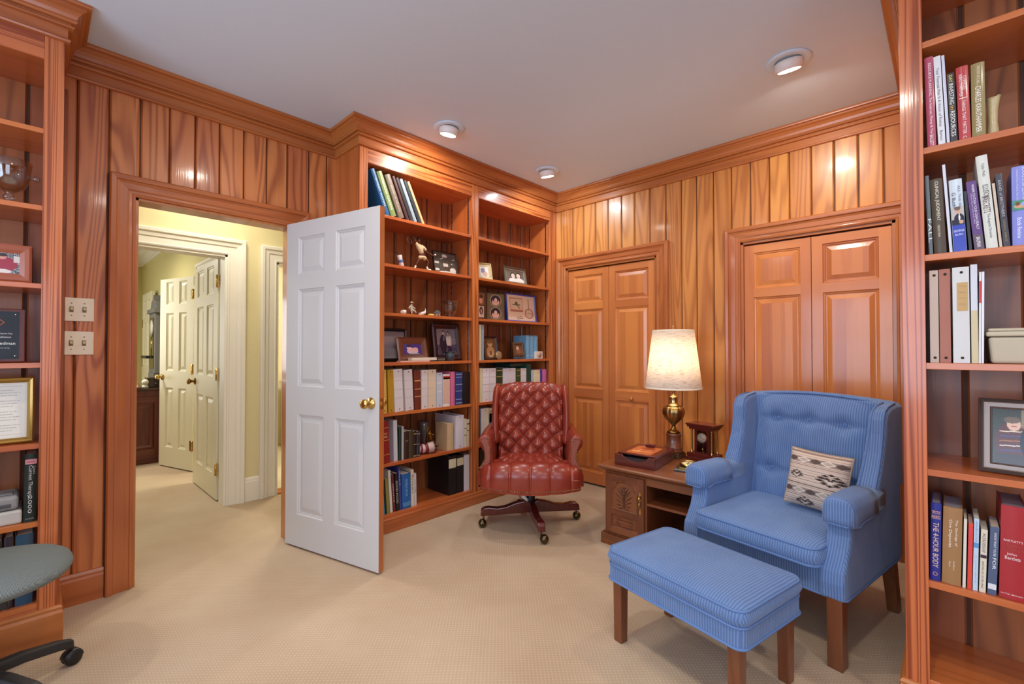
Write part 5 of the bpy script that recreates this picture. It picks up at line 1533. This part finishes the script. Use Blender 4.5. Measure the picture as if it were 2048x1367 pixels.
b = B(); b.cyl((0, 0, .12), (0, 0, .30), .022, 20); b.cyl((0, 0, .12), (0, 0, .21), .032, 20); b.box(-.10, .10, -.10, .10, .285, .302); b.cyl((-.04, 0, .27), (.04, 0, .27), .03, 16)
obj('column', b, plain('17110f', .4, .3), lc, bevel=.002)
b = B(); b.tube([(-.05, .02, .285), (-.065, -.01, .25), (-.05, -.03, .20), (-.02, -.03, .17)], [.012, .016, .016, .010], 10); obj('tilt_lever', b, plain('d8cfc4', .4), lc)
legp = [(.0, .155), (.05, .168), (.11, .158), (.18, .135), (.24, .128), (.30, .137), (.335, .134), (.352, .118), (.358, .078), (.05, .085), (0, .085)]
for a_ in (53.4, 143, -37, -127):
    al = rad(a_ - 41)
    b = B(); b.prism(legp, lambda p, q, d: (p, d, q), -.024, .024, smooth=False); T = Matrix.Rotation(al, 4, 'Z')
    b.v = [tuple(T @ Vector(p)) for p in b.v]
    lg = obj('leg', b, MAHO, lc, bevel=.007, seg=3)
    c_ = T @ Vector((.335, 0, 0)); c2 = T @ Vector((.345, .018, 0))
    b = B(); b.cyl((c_.x, c_.y, .035), (c_.x, c_.y, .082), .006, 10)
    b.lathe([(0, -.030), (.012, -.0275), (.022, -.020), (.029, -.006), (.029, .006), (.022, .020), (.012, .0275), (0, .030)], 18, c=(c2.x, c2.y, .0305))
    obj('caster', b, plain('5a4f35', .25, .9), lg)

# ------------------------------------------------------------------ blue corduroy wing chair
ac = thing('wing_chair', 'blue corduroy wing armchair with a patterned cushion on it', 'armchair', (-.633, 2.202, 0), rad(-11))
b = B(); b.loft([rrect(.69, .66, .03, z, 6, 0, .345) for z in (.265, .285, .36, .375)], smooth=False); obj('seat_base', b, CORDX, ac, bevel=.008)
obj('skirt_welt', loopipe(.692, .662, .268, .03, .005, 0, .345), WELT, ac)
obj('seat_cushion', puffbox(.535, .60, .372, .452, .045, .022, .010, 0, .265), CORDX, ac)
for z in (.380, .448):
    obj('cushion_welt', loopipe(.532, .597, z, .045, .0052, 0, .265), WELT, ac)
for s in (-1, 1):
    # lower side panel with the swept front
    sil = [(.0, .268), (-.004, .33), (.004, .375), (.03, .41), (.055, .45), (.072, .50), (.076, .55), (.078, .60), (.40, .61), (.68, .61), (.69, .268)]
    b = B()
    secs = [[(s * x, y + dy * (1 if y < .3 else 0), z) for y, z in sil] for x, dy in ((.262, .004), (.272, 0), (.335, 0), (.347, .006))]
    b.loft(secs, smooth=False); obj('side_panel', b, CORDY, ac, bevel=.010, seg=3)
    # rolled arm
    secs = []
    for y, wd, zt in ((.066, .034, .628), (.072, .046, .640), (.10, .051, .645), (.20, .051, .643), (.33, .050, .638), (.44, .047, .642)):
        cx = .312 if y < .4 else .308
        secs.append([(s * (cx + wd * max(-1, min(1, 1.18 * cos(rad(a_))))), y, .575 + (zt - .575) * max(0, sin(rad(a_)) * 1.0) ** .6 - (.02 if sin(rad(a_)) < 0 else 0)) for a_ in range(0, 360, 15)])
    b = B(); b.loft(secs); obj('armrest', b, CORDY, ac)
    # loose arm cap: thin folded cover over the front of the arm
    secs = []
    for y, f, dz in ((.040, .62, -.024), (.046, .82, -.010), (.056, .94, -.003), (.075, 1, 0), (.14, 1, .002), (.22, 1, .001), (.295, .97, 0)):
        o = .061 * f; zt = .656 + dz; zl = .548 + .012 * (y > .1)
        ring = [(.312 + o * (1.04 if y > .06 else 1), zl)] + [(.312 + o * (abs(cos(rad(a_))) ** .75) * (1 if a_ < 90 else -1), zt - .060 + .060 * sin(rad(a_)) ** .8) for a_ in range(0, 181, 15)] + [(.312 - o * (1.04 if y > .06 else 1), zl)]
        inn = [(.312 - o + .006, zl), (.312 + o - .006, zl)]
        secs.append([(s * x, y, z) for x, z in ring + inn])
    b = B(); b.loft(secs, caps=True); obj('arm_cap', b, CORDY, ac)
    b = B(); b.tube([(s * (.312 + .063), y, .560 if y > .1 else .549) for y in (.30, .2, .12, .075)] + [(s * x, .040, .548) for x in (.345, .312, .279)] + [(s * (.312 - .063), y, .560 if y > .1 else .549) for y in (.075, .12, .2, .30)], .003, 6); obj('cap_welt', b, WELT, ac)
    # wing
    wl = [(.36, .59), (.375, .635), (.415, .70), (.450, .78), (.470, .86), (.478, .92), (.495, .957), (.54, .975), (.63, .985), (.70, .982), (.715, .60)]
    b = B()
    secs = []
    for q, dy in ((0, .012), (.15, 0), (.85, 0), (1, .012)):
        secs.append([(s * ((.262 + .022 * (z - .6) / .38) + q * (.085 - .018 * (z - .6) / .38)), y + (dy if y < .6 else 0), z - (dy if z > .9 else 0)) for y, z in wl])
    b.loft(secs, smooth=False); obj('wing', b, CORDY if False else CORDX, ac, bevel=.012, seg=3)
    b = B(); b.tube([(s * (.262 + .022 * (z - .6) / .38 + .012), y + .002, z + .001) for y, z in wl[:-2]], .0045, 8)
    b.tube([(s * (.262 + .022 * (z - .6) / .38 + .085 - .018 * (z - .6) / .38 - .012), y + .002, z + .001) for y, z in wl[:-2]], .0045, 8)
    obj('wing_welt', b, WELT, ac)
AB = [(-.155, .857), (0, .860), (.155, .857), (-.165, .60), (0, .60), (.165, .60)]


def acback(u, v):
    x = (u * 2 - 1) * .272; z = .40 + v * .59
    y = .515 + .125 * v
    puff = .055 * (1 - abs(u * 2 - 1) ** 5) * (1 - abs(v * 2 - 1) ** 7)
    d = 0
    for bx_, bz_ in AB:
        r2 = ((x - bx_) / .038) ** 2 + ((z - bz_) / .034) ** 2
        d += .028 * math.exp(-r2) + .010 * math.exp(-(((x - bx_) / .09) ** 2 + ((z - bz_) / .016) ** 2))
    top = .022 * (1 - (x / .272) ** 2) * v ** 3
    return (x, y - puff + d, z + top)


obj('back_cushion', surf(90, 100, acback), CORDX, ac)
for bx_, bz_ in AB:
    v = (bz_ - .40) / .59; p = acback(bx_ / .272 / 2 + .5, v)
    b = B(); b.lathe([(0, .008), (.008, .006), (.011, .001), (.010, -.003)], 16)
    b.v = [(p[0] + q[0], p[1] - q[2] - .001, p[2] + q[1]) for q in b.v]; obj('button', b, WELT, ac)
b = B(); b.tube([acback(.02, k / 20) for k in range(20)] + [(acback(u_ / 20, .985)[0], acback(u_ / 20, .985)[1] - .004, acback(u_ / 20, .985)[2] + .004) for u_ in range(1, 20)] + [acback(.98, 1 - k / 20) for k in range(1, 21)], .005, 8)
obj('back_welt', b, WELT, ac)
b = B()
b.loft([[(x, y, z + .024 * (1 - (x / .34) ** 2) * (z > .9)) for y, z in ((.60, .30), (.585, .50), (.62, .975), (.66, .990), (.715, .985), (.73, .95), (.70, .27), (.60, .27))] for x in (-.335, -.32, -.22, -.1, 0, .1, .22, .32, .335)], smooth=False)
obj('back_panel', b, CORDX, ac, bevel=.008)
for x in (-.312, .312):
    b = B(); b.loft([[(x - .027, y0_, z), (x + .027, y0_, z), (x + .027, y0_ + .054, z), (x - .027, y0_ + .054, z)] for z, y0_ in ((0, .004), (.28, .002))], smooth=False)
    obj('leg', b, LEGW, ac, bevel=.004)
    b = B(); b.loft([[(x - hw_, y0_, z), (x + hw_, y0_, z), (x + hw_, y0_ + .050, z), (x - hw_, y0_ + .050, z)] for z, y0_, hw_ in ((0, .672, .022), (.08, .655, .023), (.17, .628, .025), (.28, .600, .027))], smooth=False)
    obj('leg', b, LEGW, ac, bevel=.004)

# cushion with a woven pattern
cu_ = thing('throw_pillow', 'small square cushion with a brown and cream woven diamond pattern', 'cushion', (0, 0, 0))
prm = []
for k, (z, h, c) in enumerate(((.96, .03, '8f7a6e'), (.90, .012, 'a98d80'), (.82, .10, '94847a'), (.745, .012, '9a7d70'), (.72, .01, '5c4a44'), (.69, .01, 'c9a898'), (.645, .012, '8a7468'), (.60, .012, 'b79c8e'), (.555, .012, '6b5a52'), (.51, .014, 'a98c7e'), (.465, .012, '7a665c'), (.42, .01, 'c0a292'), (.385, .012, '6b5850'), (.355, .01, 'a08476'), (.27, .10, '94847a'), (.20, .01, '9a7d70'), (.17, .01, '5c4a44'), (.13, .01, 'b0958a'), (.09, .012, '7a665c'), (.05, .01, 'a98c7e'))):
    prm.append(('r', .5, z, 1, h, c))
for zc in (.82, .27):
    for x in (.10, .50, .90): prm.append(('d', x, zc, .12, .048, '5c4c46'))
    for x in (.30, .70): prm.append(('d', x, zc, .13, .055, 'dccfc0')); prm.append(('d', x, zc, .085, .036, 'b5a898'))
for cx_, cz_, sc_ in ((.78, .54, 1), (.22, .54, .6), (.40, .08, .7), (1.0, .08, .6)):
    for dx_, dz_, w_ in ((0, .10, .06), (-.09, .07, .06), (.09, .07, .06), (-.14, .03, .08), (.14, .03, .08), (-.05, .03, .05), (.05, .03, .05), (-.16, -.015, .09), (.16, -.015, .09), (0, 0, .05), (-.09, -.055, .07), (.09, -.055, .07), (0, -.085, .06)):
        prm.append(('d', cx_ + dx_ * sc_, cz_ + dz_ * sc_, w_ * sc_, .018 * sc_ + .004, '3d312e'))
    prm.append(('d', cx_, cz_ - .03, .05 * sc_, .03 * sc_, 'e0d0c0'))
PW = .265
for sgn, nm in ((-1, 'front_cover'), (1, 'back_cover')):
    me = canvas(PW, PW, 'd5c2b0', prm, 110, nm)
    for q in me.vertices:
        u_, v_ = q.co.x / (PW / 2), (q.co.z - PW / 2) / (PW / 2)
        t_ = .055 * ((1 - abs(u_) ** 2.6) * (1 - abs(v_) ** 2.6)) ** .55 if abs(u_) < 1 and abs(v_) < 1 else 0
        k_ = 1 - .05 * (1 - abs(u_) ** 2) * abs(v_) ** 2; k2 = 1 - .05 * (1 - abs(v_) ** 2) * abs(u_) ** 2
        q.co = Vector((q.co.x * k2, sgn * t_, PW / 2 + (q.co.z - PW / 2) * k_))
    for p in me.polygons: p.use_smooth = True
    me.materials.append(COLF)
    o = bpy.data.objects.new(nm, me); C.objects.link(o); o.parent = cu_
pts = []
for k in range(4):
    for i in range(12):
        t_ = -1 + 2 * i / 12; q = [(t_, -1), (1, t_), (-t_, 1), (-1, -t_)][k]
        k2 = 1 - .05 * (1 - q[1] ** 2) * q[0] ** 2; k_ = 1 - .05 * (1 - q[0] ** 2) * q[1] ** 2
        pts.append((q[0] * PW / 2 * k2, 0, PW / 2 + q[1] * PW / 2 * k_))
b = B(); b.tube(pts, .0045, 8, closed=True); obj('piping', b, plain('a8927e', .8, bump=.8, bscale=300), cu_)
Ta = Matrix.Translation((-.633, 2.202, 0)) @ Matrix.Rotation(rad(-11), 4, 'Z')
cu_.matrix_world = Ta @ Matrix.Translation((.105, .355, .489)) @ Matrix.Rotation(rad(3), 4, 'Y') @ Matrix.Rotation(rad(-14), 4, 'X') @ Matrix.Rotation(rad(-4), 4, 'Z')
cu_.matrix_basis = cu_.matrix_world.copy()

# ------------------------------------------------------------------ ottoman
ot = thing('ottoman', 'blue corduroy rectangular footstool on four square wooden legs', 'footstool', (-.7325, 1.8435, 0), rad(-12))
b = B(); b.loft([rrect(.595, .415, .035, z) for z in (.262, .28, .318, .33)], smooth=False); obj('base', b, CORDX, ot, bevel=.006)
obj('skirt_welt', loopipe(.597, .417, .264, .035, .0048), WELT, ot)
obj('cushion', puffbox(.600, .420, .326, .388, .045, .026, .008), CORDX, ot)
for z in (.330, .385):
    obj('cushion_welt', loopipe(.598, .418, z, .045, .0046), WELT, ot)
for x in (-.255, .255):
    for y in (-.167, .167):
        b = B(); b.loft([[(x - hw_, y - hw_, z), (x + hw_, y - hw_, z), (x + hw_, y + hw_, z), (x - hw_, y + hw_, z)] for z, hw_ in ((0, .020), (.28, .0225))], smooth=False)
        obj('leg', b, LEGW, ot, bevel=.003)

# ------------------------------------------------------------------ end table and what stands on it
et = thing('end_table', 'carved walnut end table with one cupboard door and an open shelf', 'table', (-1.61, 2.54, 0), 0)
TW, TD, TZ = .625, .60, .50
b = B()
b.loft([[(x, y, z) for x, y in ((-ov, -ov), (TW + ov, -ov), (TW + ov, TD), (-ov, TD))] for ov, z in ((.004, .462), (.010, .468), (.022, .474), (.030, .482), (.032, .492), (.026, .4985), (.024, .5))], smooth=False, g='x')
obj('table_top', b, WALN, et)
b = B(); b.box(0.012, .30, 0, TD - .01, .075, .462); b.box(.30, TW - .012, TD - .03, TD - .01, .075, .462); obj('cupboard', b, WALN, et, bevel=.003)
b = B(); b.box(-.012, TW, -.022, TD, 0, .012, 'x'); b.box(-.010, TW - .002, -.020, TD, .012, .068, 'x'); b.box(0, TW - .012, -.008, TD, .068, .078, 'x'); obj('plinth', b, WALN, et, bevel=.004)
b = B(); b.box(.30, TW - .012, -.002, TD - .03, .298, .314, 'x'); obj('shelf', b, WALN, et, bevel=.003)
b = B(); b.box(.30, TW - .014, -.004, .012, .418, .462, 'x'); b.box(TW - .03, TW - .014, .03, TD - .03, .418, .462, 'y'); obj('apron', b, WALN, et, bevel=.003)
for y in (.028, TD - .06):
    b = B(); b.lathe([(.020, .078), (.023, .09), (.016, .10), (.022, .112), (.017, .125), (.024, .20), (.026, .24), (.018, .285), (.022, .29), (.022, .32), (.016, .33), (.022, .35), (.026, .375), (.020, .395), (.015, .40), (.022, .408), (.022, .42)], 24, c=(TW - .04, y, 0)); b.box(TW - .064, TW - .016, y - .024, y + .024, .418, .462)
    obj('turned_post', b, WALN, et)
# door with arched panel, carving
dr = bpy.data.objects.new('tmp', None); bpy.data.objects.remove(dr)
b = B(); slab(b, .262, .365, .016, [(.040, .222, .036, .115)]); b.box(.042, .220, -.0005, .002, .150, .318)
dr = obj('door', b, WALN, et, loc=(.026, -.018, .086))
arch = [(.040, .150)] + [(.040, .268), (.050, .282), (.062, .285)] + [(.131 - .062 * cos(rad(a_)), .288 + .045 * sin(rad(a_))) for a_ in range(10, 171, 16)] + [(.200, .285), (.212, .282), (.222, .268), (.222, .150)]
b = B(); b.sweep(arch, [(.004, 0), (.003, -.005), (-.003, -.006), (-.007, -.002), (-.008, 0)], lambda a, c, h: (a, h, c), True); obj('arched_moulding', b, WALN, dr)
b = B()
stem = [(.131, .165), (.131, .20), (.133, .25), (.131, .305)]
b.tube([(x, -.001, z) for x, z in stem], .0018, 6)
for s in (-1, 1):
    for z0, dx, dz in ((.185, .055, .030), (.195, .060, .055), (.205, .048, .080), (.215, .030, .085), (.178, .05, .006), (.172, .035, -.012)):
        p = [(.131 + s * dx * (t_ ** 1.1), -.001, z0 + dz * t_ ** .8) for t_ in (0, .35, .7, 1)]
        b.tube(p, [.0014, .0018, .003, .0006], 6)
    for z0, dx, dz in ((.262, .020, .02), (.245, .024, .018), (.282, .016, .016)):
        p = [(.131 + s * dx * t_, -.001, z0 + dz * t_) for t_ in (0, .5, 1)]
        b.tube(p, [.001, .0036, .0005], 6)
obj('carved_spray', b, plain('3a1d10', .5), dr)
b = B(); b.prism([(.240, .225), (.247, .250), (.240, .262), (.246, .275), (.240, .292), (.233, .275), (.234, .262), (.232, .250)], lambda a, c, d: (a, d, c), -.0035, 0)
b.prism([(.240, .15), (.246, .165), (.240, .205), (.234, .165)], lambda a, c, d: (a, d, c), -.003, 0)
b.lathe([(0, 0), (.006, .0), (.005, .008), (.011, .014), (.011, .020), (0, .024)], 16)
for i in range(len(b.v) - 6 * 16, len(b.v)):
    v_ = b.v[i]; b.v[i] = (.240 + v_[0], -.003 - v_[2], .255 + v_[1])
b.tube([(.240, -.010, .235), (.240, -.016, .215), (.240, -.012, .190)], [.003, .005, .003], 8)
obj('handle', b, BRASS, dr)

# brass and wood table lamp
lp = thing('table_lamp', 'brass urn table lamp with a linen drum shade, switched on', 'lamp', (-1.365, 3.035, .5))
b = B(); b.box(-.062, .062, -.062, .062, 0, .022); b.box(-.056, .056, -.056, .056, .022, .034); obj('foot', b, plain('6b5236', .35, .6), lp, bevel=.003)
b = B(); b.lathe([(.040, .034), (.060, .036), (.062, .046), (.054, .056), (.060, .066), (.050, .074), (.048, .135), (.051, .150), (.053, .156), (.040, .164), (.030, .166)], 32); obj('pedestal', b, WALN, lp)
b = B(); b.lathe([(.044, .164), (.046, .170), (.030, .180), (.016, .195), (.011, .212), (.018, .222), (.022, .226)], 32); obj('stem', b, BRASSD, lp)
b = B(); b.lathe([(.018, .224), (.034, .236), (.058, .262), (.072, .295), (.073, .318), (.066, .338), (.048, .346), (.030, .350)], 60, flute=.06, fn=12); obj('urn', b, plain('a88a58', .28, 1), lp)
b = B(); b.lathe([(.050, .345), (.052, .350), (.034, .356), (.030, .366), (.027, .372), (.027, .402), (.030, .408), (.020, .414), (.009, .420), (.009, .440), (.014, .444), (.014, .478), (.008, .482)], 32); obj('neck', b, plain('cbb07a', .25, 1), lp)
b = B(); b.tube([(.052 * sin(t_), 0, .44 + .44 * t_ / pi) for t_ in [pi * k / 14 for k in range(15)]], .0018, 6); b.tube([(-.052 * sin(t_), 0, .44 + .44 * t_ / pi) for t_ in [pi * k / 14 for k in range(15)]], .0018, 6)
b.cyl((-.13, 0, .862), (.13, 0, .862), .0015, 6); b.cyl((0, -.13, .862), (0, .13, .862), .0015, 6); b.cyl((0, 0, .86), (0, 0, .90), .004, 8)
obj('harp', b, BRASS, lp)
m = bpy.data.materials.new('linen_shade'); t, pb = nt(m)
tc = t.nodes.new('ShaderNodeTexCoord'); mp = t.nodes.new('ShaderNodeMapping'); mp.inputs['Scale'].default_value = (9, 9, 160)
t.links.new(tc.outputs['Object'], mp.inputs['Vector'])
n = t.nodes.new('ShaderNodeTexNoise'); n.inputs['Scale'].default_value = 3; n.inputs['Detail'].default_value = 3; t.links.new(mp.outputs[0], n.inputs['Vector'])
rp = t.nodes.new('ShaderNodeValToRGB'); rp.color_ramp.elements[0].position = .30; rp.color_ramp.elements[0].color = hexl('b39c80'); rp.color_ramp.elements[1].position = .46; rp.color_ramp.elements[1].color = hexl('f0e6da')
t.links.new(n.outputs['Fac'], rp.inputs['Fac'])
tl = t.nodes.new('ShaderNodeBsdfTranslucent'); df = t.nodes.new('ShaderNodeBsdfDiffuse'); mx = t.nodes.new('ShaderNodeMixShader'); mx.inputs[0].default_value = .5
t.links.new(rp.outputs[0], tl.inputs[0]); t.links.new(rp.outputs[0], df.inputs[0]); t.links.new(df.outputs[0], mx.inputs[1]); t.links.new(tl.outputs[0], mx.inputs[2])
t.links.new(mx.outputs[0], t.nodes['Material Output'].inputs['Surface'])
b = B(); b.lathe([(.186, .470), (.137, .866), (.1355, .866), (.1845, .470), (.186, .470)], 64)
obj('lamp_shade', b, m, lp)
b = B(); b.lathe([(.1865, .468), (.1872, .478), (.186, .478)], 64); b.lathe([(.1385, .858), (.138, .868), (.1365, .868)], 64); obj('shade_trim', b, plain('e6dcc6', .8), lp)
b = B(); b.lathe([(.012, .482), (.016, .50), (.030, .535), (.032, .56), (.022, .585), (0, .595)], 20); obj('bulb', b, emit('bulb_glow', (1, .85, .62), 8), lp)
pl = bpy.data.lights.new('lamp_light', 'POINT'); pl.energy = 11; pl.color = (1, .82, .60); pl.shadow_soft_size = .05
po = bpy.data.objects.new('lamp_light', pl); C.objects.link(po); po.location = (-1.365, 3.035, 1.18)

# mahogany letter box
lb = thing('letter_box', 'mahogany lidded letter box with an inlaid picture and scooped front', 'box', (-1.548, 2.572, .5005), rad(6))
BW, BD, BH = .262, .355, .070
b = B()
scoop = [(0, 0), (BW, 0), (BW, BH)] + [(BW * (.84 - .66 * k / 12), BH - .034 * sin(pi * k / 12) ** .7) for k in range(13)] + [(0, BH)]
b.prism(scoop, lambda a, c, d: (a, d, c), 0, .010, 'x')
b.box(0, .010, .010, BD, 0, BH, 'y'); b.box(BW - .010, BW, .010, BD, 0, BH, 'y'); b.box(.010, BW - .010, BD - .010, BD, 0, BH, 'x'); b.box(.01, BW - .01, .01, BD - .01, .002, .010, 'y')
obj('body', b, MAHO, lb, bevel=.0015)
b = B(); b.box(.008, BW - .008, .030, BD - .004, BH - .004, BH + .006, 'y'); ld = obj('lid', b, MAHO, lb, bevel=.003)
me = canvas(.165, .235, 'b5623a', [('n', .2, 'c9784a'), ('r', .5, .5, .97, .97, 'b8683e'), ('n', .15, 'a8552f'), ('e', .3, .3, .2, .10, 'd99a6a'), ('e', .7, .35, .2, .08, 'c98658'), ('l', .3, .3, .35, .7, .05, 'd99a6a'), ('l', .6, .3, .7, .65, .04, 'cf8c5c'), ('e', .5, .75, .3, .12, '9c4a2a')], 50, 'inlay')
for q in me.vertices: q.co = Vector((q.co.x + BW / 2, .050 + q.co.z, BH + .0064))
me.materials.append(COLM); o = bpy.data.objects.new('inlay', me); C.objects.link(o); o.parent = ld
b = B(); b.loft([[(BW / 2 - hw_, .272 - hd_, z), (BW / 2 + hw_, .272 - hd_, z), (BW / 2 + hw_, .272 + hd_, z), (BW / 2 - hw_, .272 + hd_, z)] for hw_, hd_, z in ((.026, .009, BH + .0065), (.034, .013, BH + .026), (.032, .012, BH + .029))], smooth=False); obj('lid_handle', b, MAHO, ld, bevel=.002)
b = B(); b.box(.014, BW - .014, .014, .30, .011, .050); obj('letters', b, plain('2c2426', .6), lb)

# brass desk compass on a dark wedge
cp = thing('desk_compass', 'brass dial on a dark green wedge paperweight', 'desk instrument', (-1.158, 2.765, .5005), rad(8))
b = B(); b.prism([(-.080, 0), (.080, 0), (.080, .030), (-.080, .012)], lambda a, c, d: (d, a, c), -.058, .058); obj('wedge', b, plain('1c2420', .2, coat=.6), cp, bevel=.003)
tw = math.atan2(.018, .16)
T = Matrix.Translation((0, 0, .0215)) @ Matrix.Rotation(tw, 4, 'X')
b = B(); b.box(-.052, .052, -.074, .074, 0, .001, T=T); b.box(-.049, .049, -.071, .071, .0011, .0016, mi=1, T=T); obj('inlay_border', b, [BRASS, plain('1c2420', .2, coat=.6)], cp)
b = B(); b.lathe([(.040, .001), (.045, .001), (.047, .008), (.045, .016), (.040, .018), (.038, .012)], 40); b.v = [tuple(T @ (Vector(p) + Vector((0, .018, 0)))) for p in b.v]; obj('bezel', b, BRASS, cp)
b = B(); b.lathe([(0, .009), (.038, .009), (.038, .010), (0, .010)], 40); b.v = [tuple(T @ (Vector(p) + Vector((0, .018, 0)))) for p in b.v]; obj('dial', b, plain('e6d9ae', .3), cp)
b = B(); b.box(-.002, .002, -.012, .048, .0105, .0115, T=T); b.box(-.012, .012, .016, .020, .0105, .0115, T=T); obj('needle', b, plain('5a4a2a', .4), cp)
b = B(); b.box(-.032, .032, -.058, -.044, .0018, .003, T=T); obj('name_plate', b, BRASS, cp)

# mahogany mantel clock
ck = thing('mantel_clock', 'mahogany mantel clock with brass columns and a white dial', 'clock', (-1.172, 3.075, .5005), rad(-9))
b = B(); b.box(-.103, .103, -.065, .065, 0, .022, 'x'); b.box(-.094, .094, -.057, .057, .022, .048, 'x'); obj('plinth', b, MAHO, ck, bevel=.003)
b = B(); b.box(-.050, -.034, -.036, .036, .048, .205); b.box(.034, .050, -.036, .036, .048, .205); b.box(-.034, .034, -.036, .036, .195, .205, 'x'); b.box(-.034, .034, -.036, .036, .048, .056, 'x'); b.box(-.034, .034, .030, .036, .056, .195); obj('case', b, MAHO, ck, bevel=.001)
b = B(); b.box(-.082, .082, -.050, .050, .205, .218, 'x'); b.box(-.092, .092, -.058, .058, .218, .228, 'x'); b.box(-.100, .100, -.063, .063, .232, .243, 'x'); b.box(-.094, .094, -.060, .060, .228, .232, 'x'); obj('cornice', b, MAHO, ck, bevel=.002)
for x in (-.070, .070):
    for y in (-.034, .034):
        b = B(); b.lathe([(.011, .048), (.011, .053), (.0075, .057), (.0065, .062), (.0065, .192), (.0075, .197), (.011, .200), (.011, .205)], 16, c=(x, y, 0)); obj('column', b, plain('d8b870', .18, 1), ck)
dc = (0, -.030, .150)
b = B(); b.lathe([(0, 0), (.032, 0), (.032, .003), (0, .003)], 40); b.v = [(p[0] + dc[0], dc[1] - p[2], p[1] + dc[2]) for p in b.v]; dl = obj('dial', b, plain('e9e6de', .3), ck)
b = B(); b.lathe([(.031, 0), (.034, 0), (.034, .005), (.031, .005)], 40); b.v = [(p[0] + dc[0], dc[1] - p[2], p[1] + dc[2]) for p in b.v]; obj('bezel', b, BRASS, ck)
b = B()
for a_, l_, w_ in ((125, .018, .0014), (-20, .024, .001)):
    q = Vector((cos(rad(a_)), 0, sin(rad(a_)))) * l_; b.cyl((dc[0], dc[1] - .0045, dc[2]), (dc[0] + q.x, dc[1] - .0045, dc[2] + q.z), w_, 6)
for k in range(12):
    a_ = 2 * pi * k / 12; b.cyl((dc[0] + .0235 * cos(a_), dc[1] - .0036, dc[2] + .0235 * sin(a_)), (dc[0] + .029 * cos(a_), dc[1] - .0036, dc[2] + .029 * sin(a_)), .0006, 4)
obj('hands', b, BLACK, dl)
b = B(); b.cyl((0, -.018, .118), (0, -.018, .075), .0012, 6); b.lathe([(0, -.012), (.012, -.012), (.014, -.004), (.012, .004), (0, .006)], 20, c=(0, -.018, .078)); b.lathe([(.016, .056), (.016, .060), (.004, .062), (.004, .066), (0, .066)], 20, c=(0, -.01, 0)); obj('pendulum', b, BRASS, ck)
b = B(); b.box(-.034, .034, -.0355, -.0345, .056, .195); obj('glass_front', b, glass(), ck)

# ------------------------------------------------------------------ grey desk chair at the left edge
dk = thing('office_chair', 'grey mesh office chair seat on a black wheeled base', 'office chair', (-2.41, -.135, 0), rad(180))
m = bpy.data.materials.new('grey_mesh_fabric'); t, pb = nt(m)
tc = t.nodes.new('ShaderNodeTexCoord'); ck_ = t.nodes.new('ShaderNodeTexChecker'); ck_.inputs['Scale'].default_value = 340
ck_.inputs['Color1'].default_value = hexl('7b8482'); ck_.inputs['Color2'].default_value = hexl('565e5d'); t.links.new(tc.outputs['Object'], ck_.inputs['Vector'])
t.links.new(ck_.outputs['Color'], pb.inputs['Base Color']); pb.inputs['Roughness'].default_value = .8
secs = []
for k in range(13):
    a_ = -pi / 2 + pi * k / 12
    f = cos(a_) ** .55 if k not in (0, 12) else .02
    z = .462 + .040 * sin(a_)
    secs.append([(-.03 + .252 * f * (abs(cos(q)) ** .85) * (1 if cos(q) > 0 else -1), .01 + .250 * f * (abs(sin(q)) ** .85) * (1 if sin(q) > 0 else -1), z) for q in [2 * pi * i / 40 for i in range(40)]])
b = B(); b.loft(secs); obj('seat', b, m, dk)
PB = plain('232323', .5)
b = B(); b.cyl((0, 0, .10), (0, 0, .36), .028, 20); b.cyl((0, 0, .10), (0, 0, .22), .036, 20); b.box(-.09, .14, -.08, .10, .355, .425); obj('column', b, PB, dk, bevel=.006)
b = B(); b.box(-.03, .03, .27, .30, .40, .70); obj('back_support', b, PB, dk, bevel=.008)
b = B(); b.loft([[(x, .28 + .02 * (x / .23) ** 2 + d_ - .05 * (x / .23) ** 2, z) for x, d_ in [(-.23 + .46 * i / 10, 0) for i in range(11)] + [(.23 - .46 * i / 10, .04) for i in range(11)]] for z in (.60, .70, .85, 1.0, 1.06)], smooth=True); obj('backrest', b, m, dk, bevel=.01)
for k in range(5):
    aw = 39 + 72 * k; al = rad(aw - 180)
    T = Matrix.Rotation(al, 4, 'Z')
    b = B()
    b.loft([[(x, -hw_, z - .018), (x, hw_, z - .018), (x, hw_ * .8, z + .016), (x, -hw_ * .8, z + .016)] for x, hw_, z in ((0, .03, .125), (.12, .026, .118), (.22, .022, .098), (.265, .016, .082))], smooth=False)
    b.v = [tuple(T @ Vector(p)) for p in b.v]
    lg = obj('leg', b, PB, dk, bevel=.008, seg=3)
    b = B()
    for s in (-1, 1):
        b.lathe([(0, 0), (.026, 0), (.028, .004), (.028, .012), (.024, .018), (0, .018)], 20)
        for i in range(len(b.v) - 6 * 20, len(b.v)):
            v_ = b.v[i]; b.v[i] = (.262 + v_[0], s * (.004 + v_[2]), .0285 + v_[1])
    b.cyl((.262, 0, .03), (.262, 0, .085), .006, 8)
    b.loft([[(.262 + .030 * cos(a_) * f, y_, .030 + .030 * sin(a_) * f) for a_ in [pi * i / 10 for i in range(11)]] for y_, f in ((-.02, .9), (-.016, 1.03), (.016, 1.03), (.02, .9))])
    b.v = [tuple(T @ Vector(p)) for p in b.v]
    obj('caster', b, plain('1a1a1a', .35), lg)
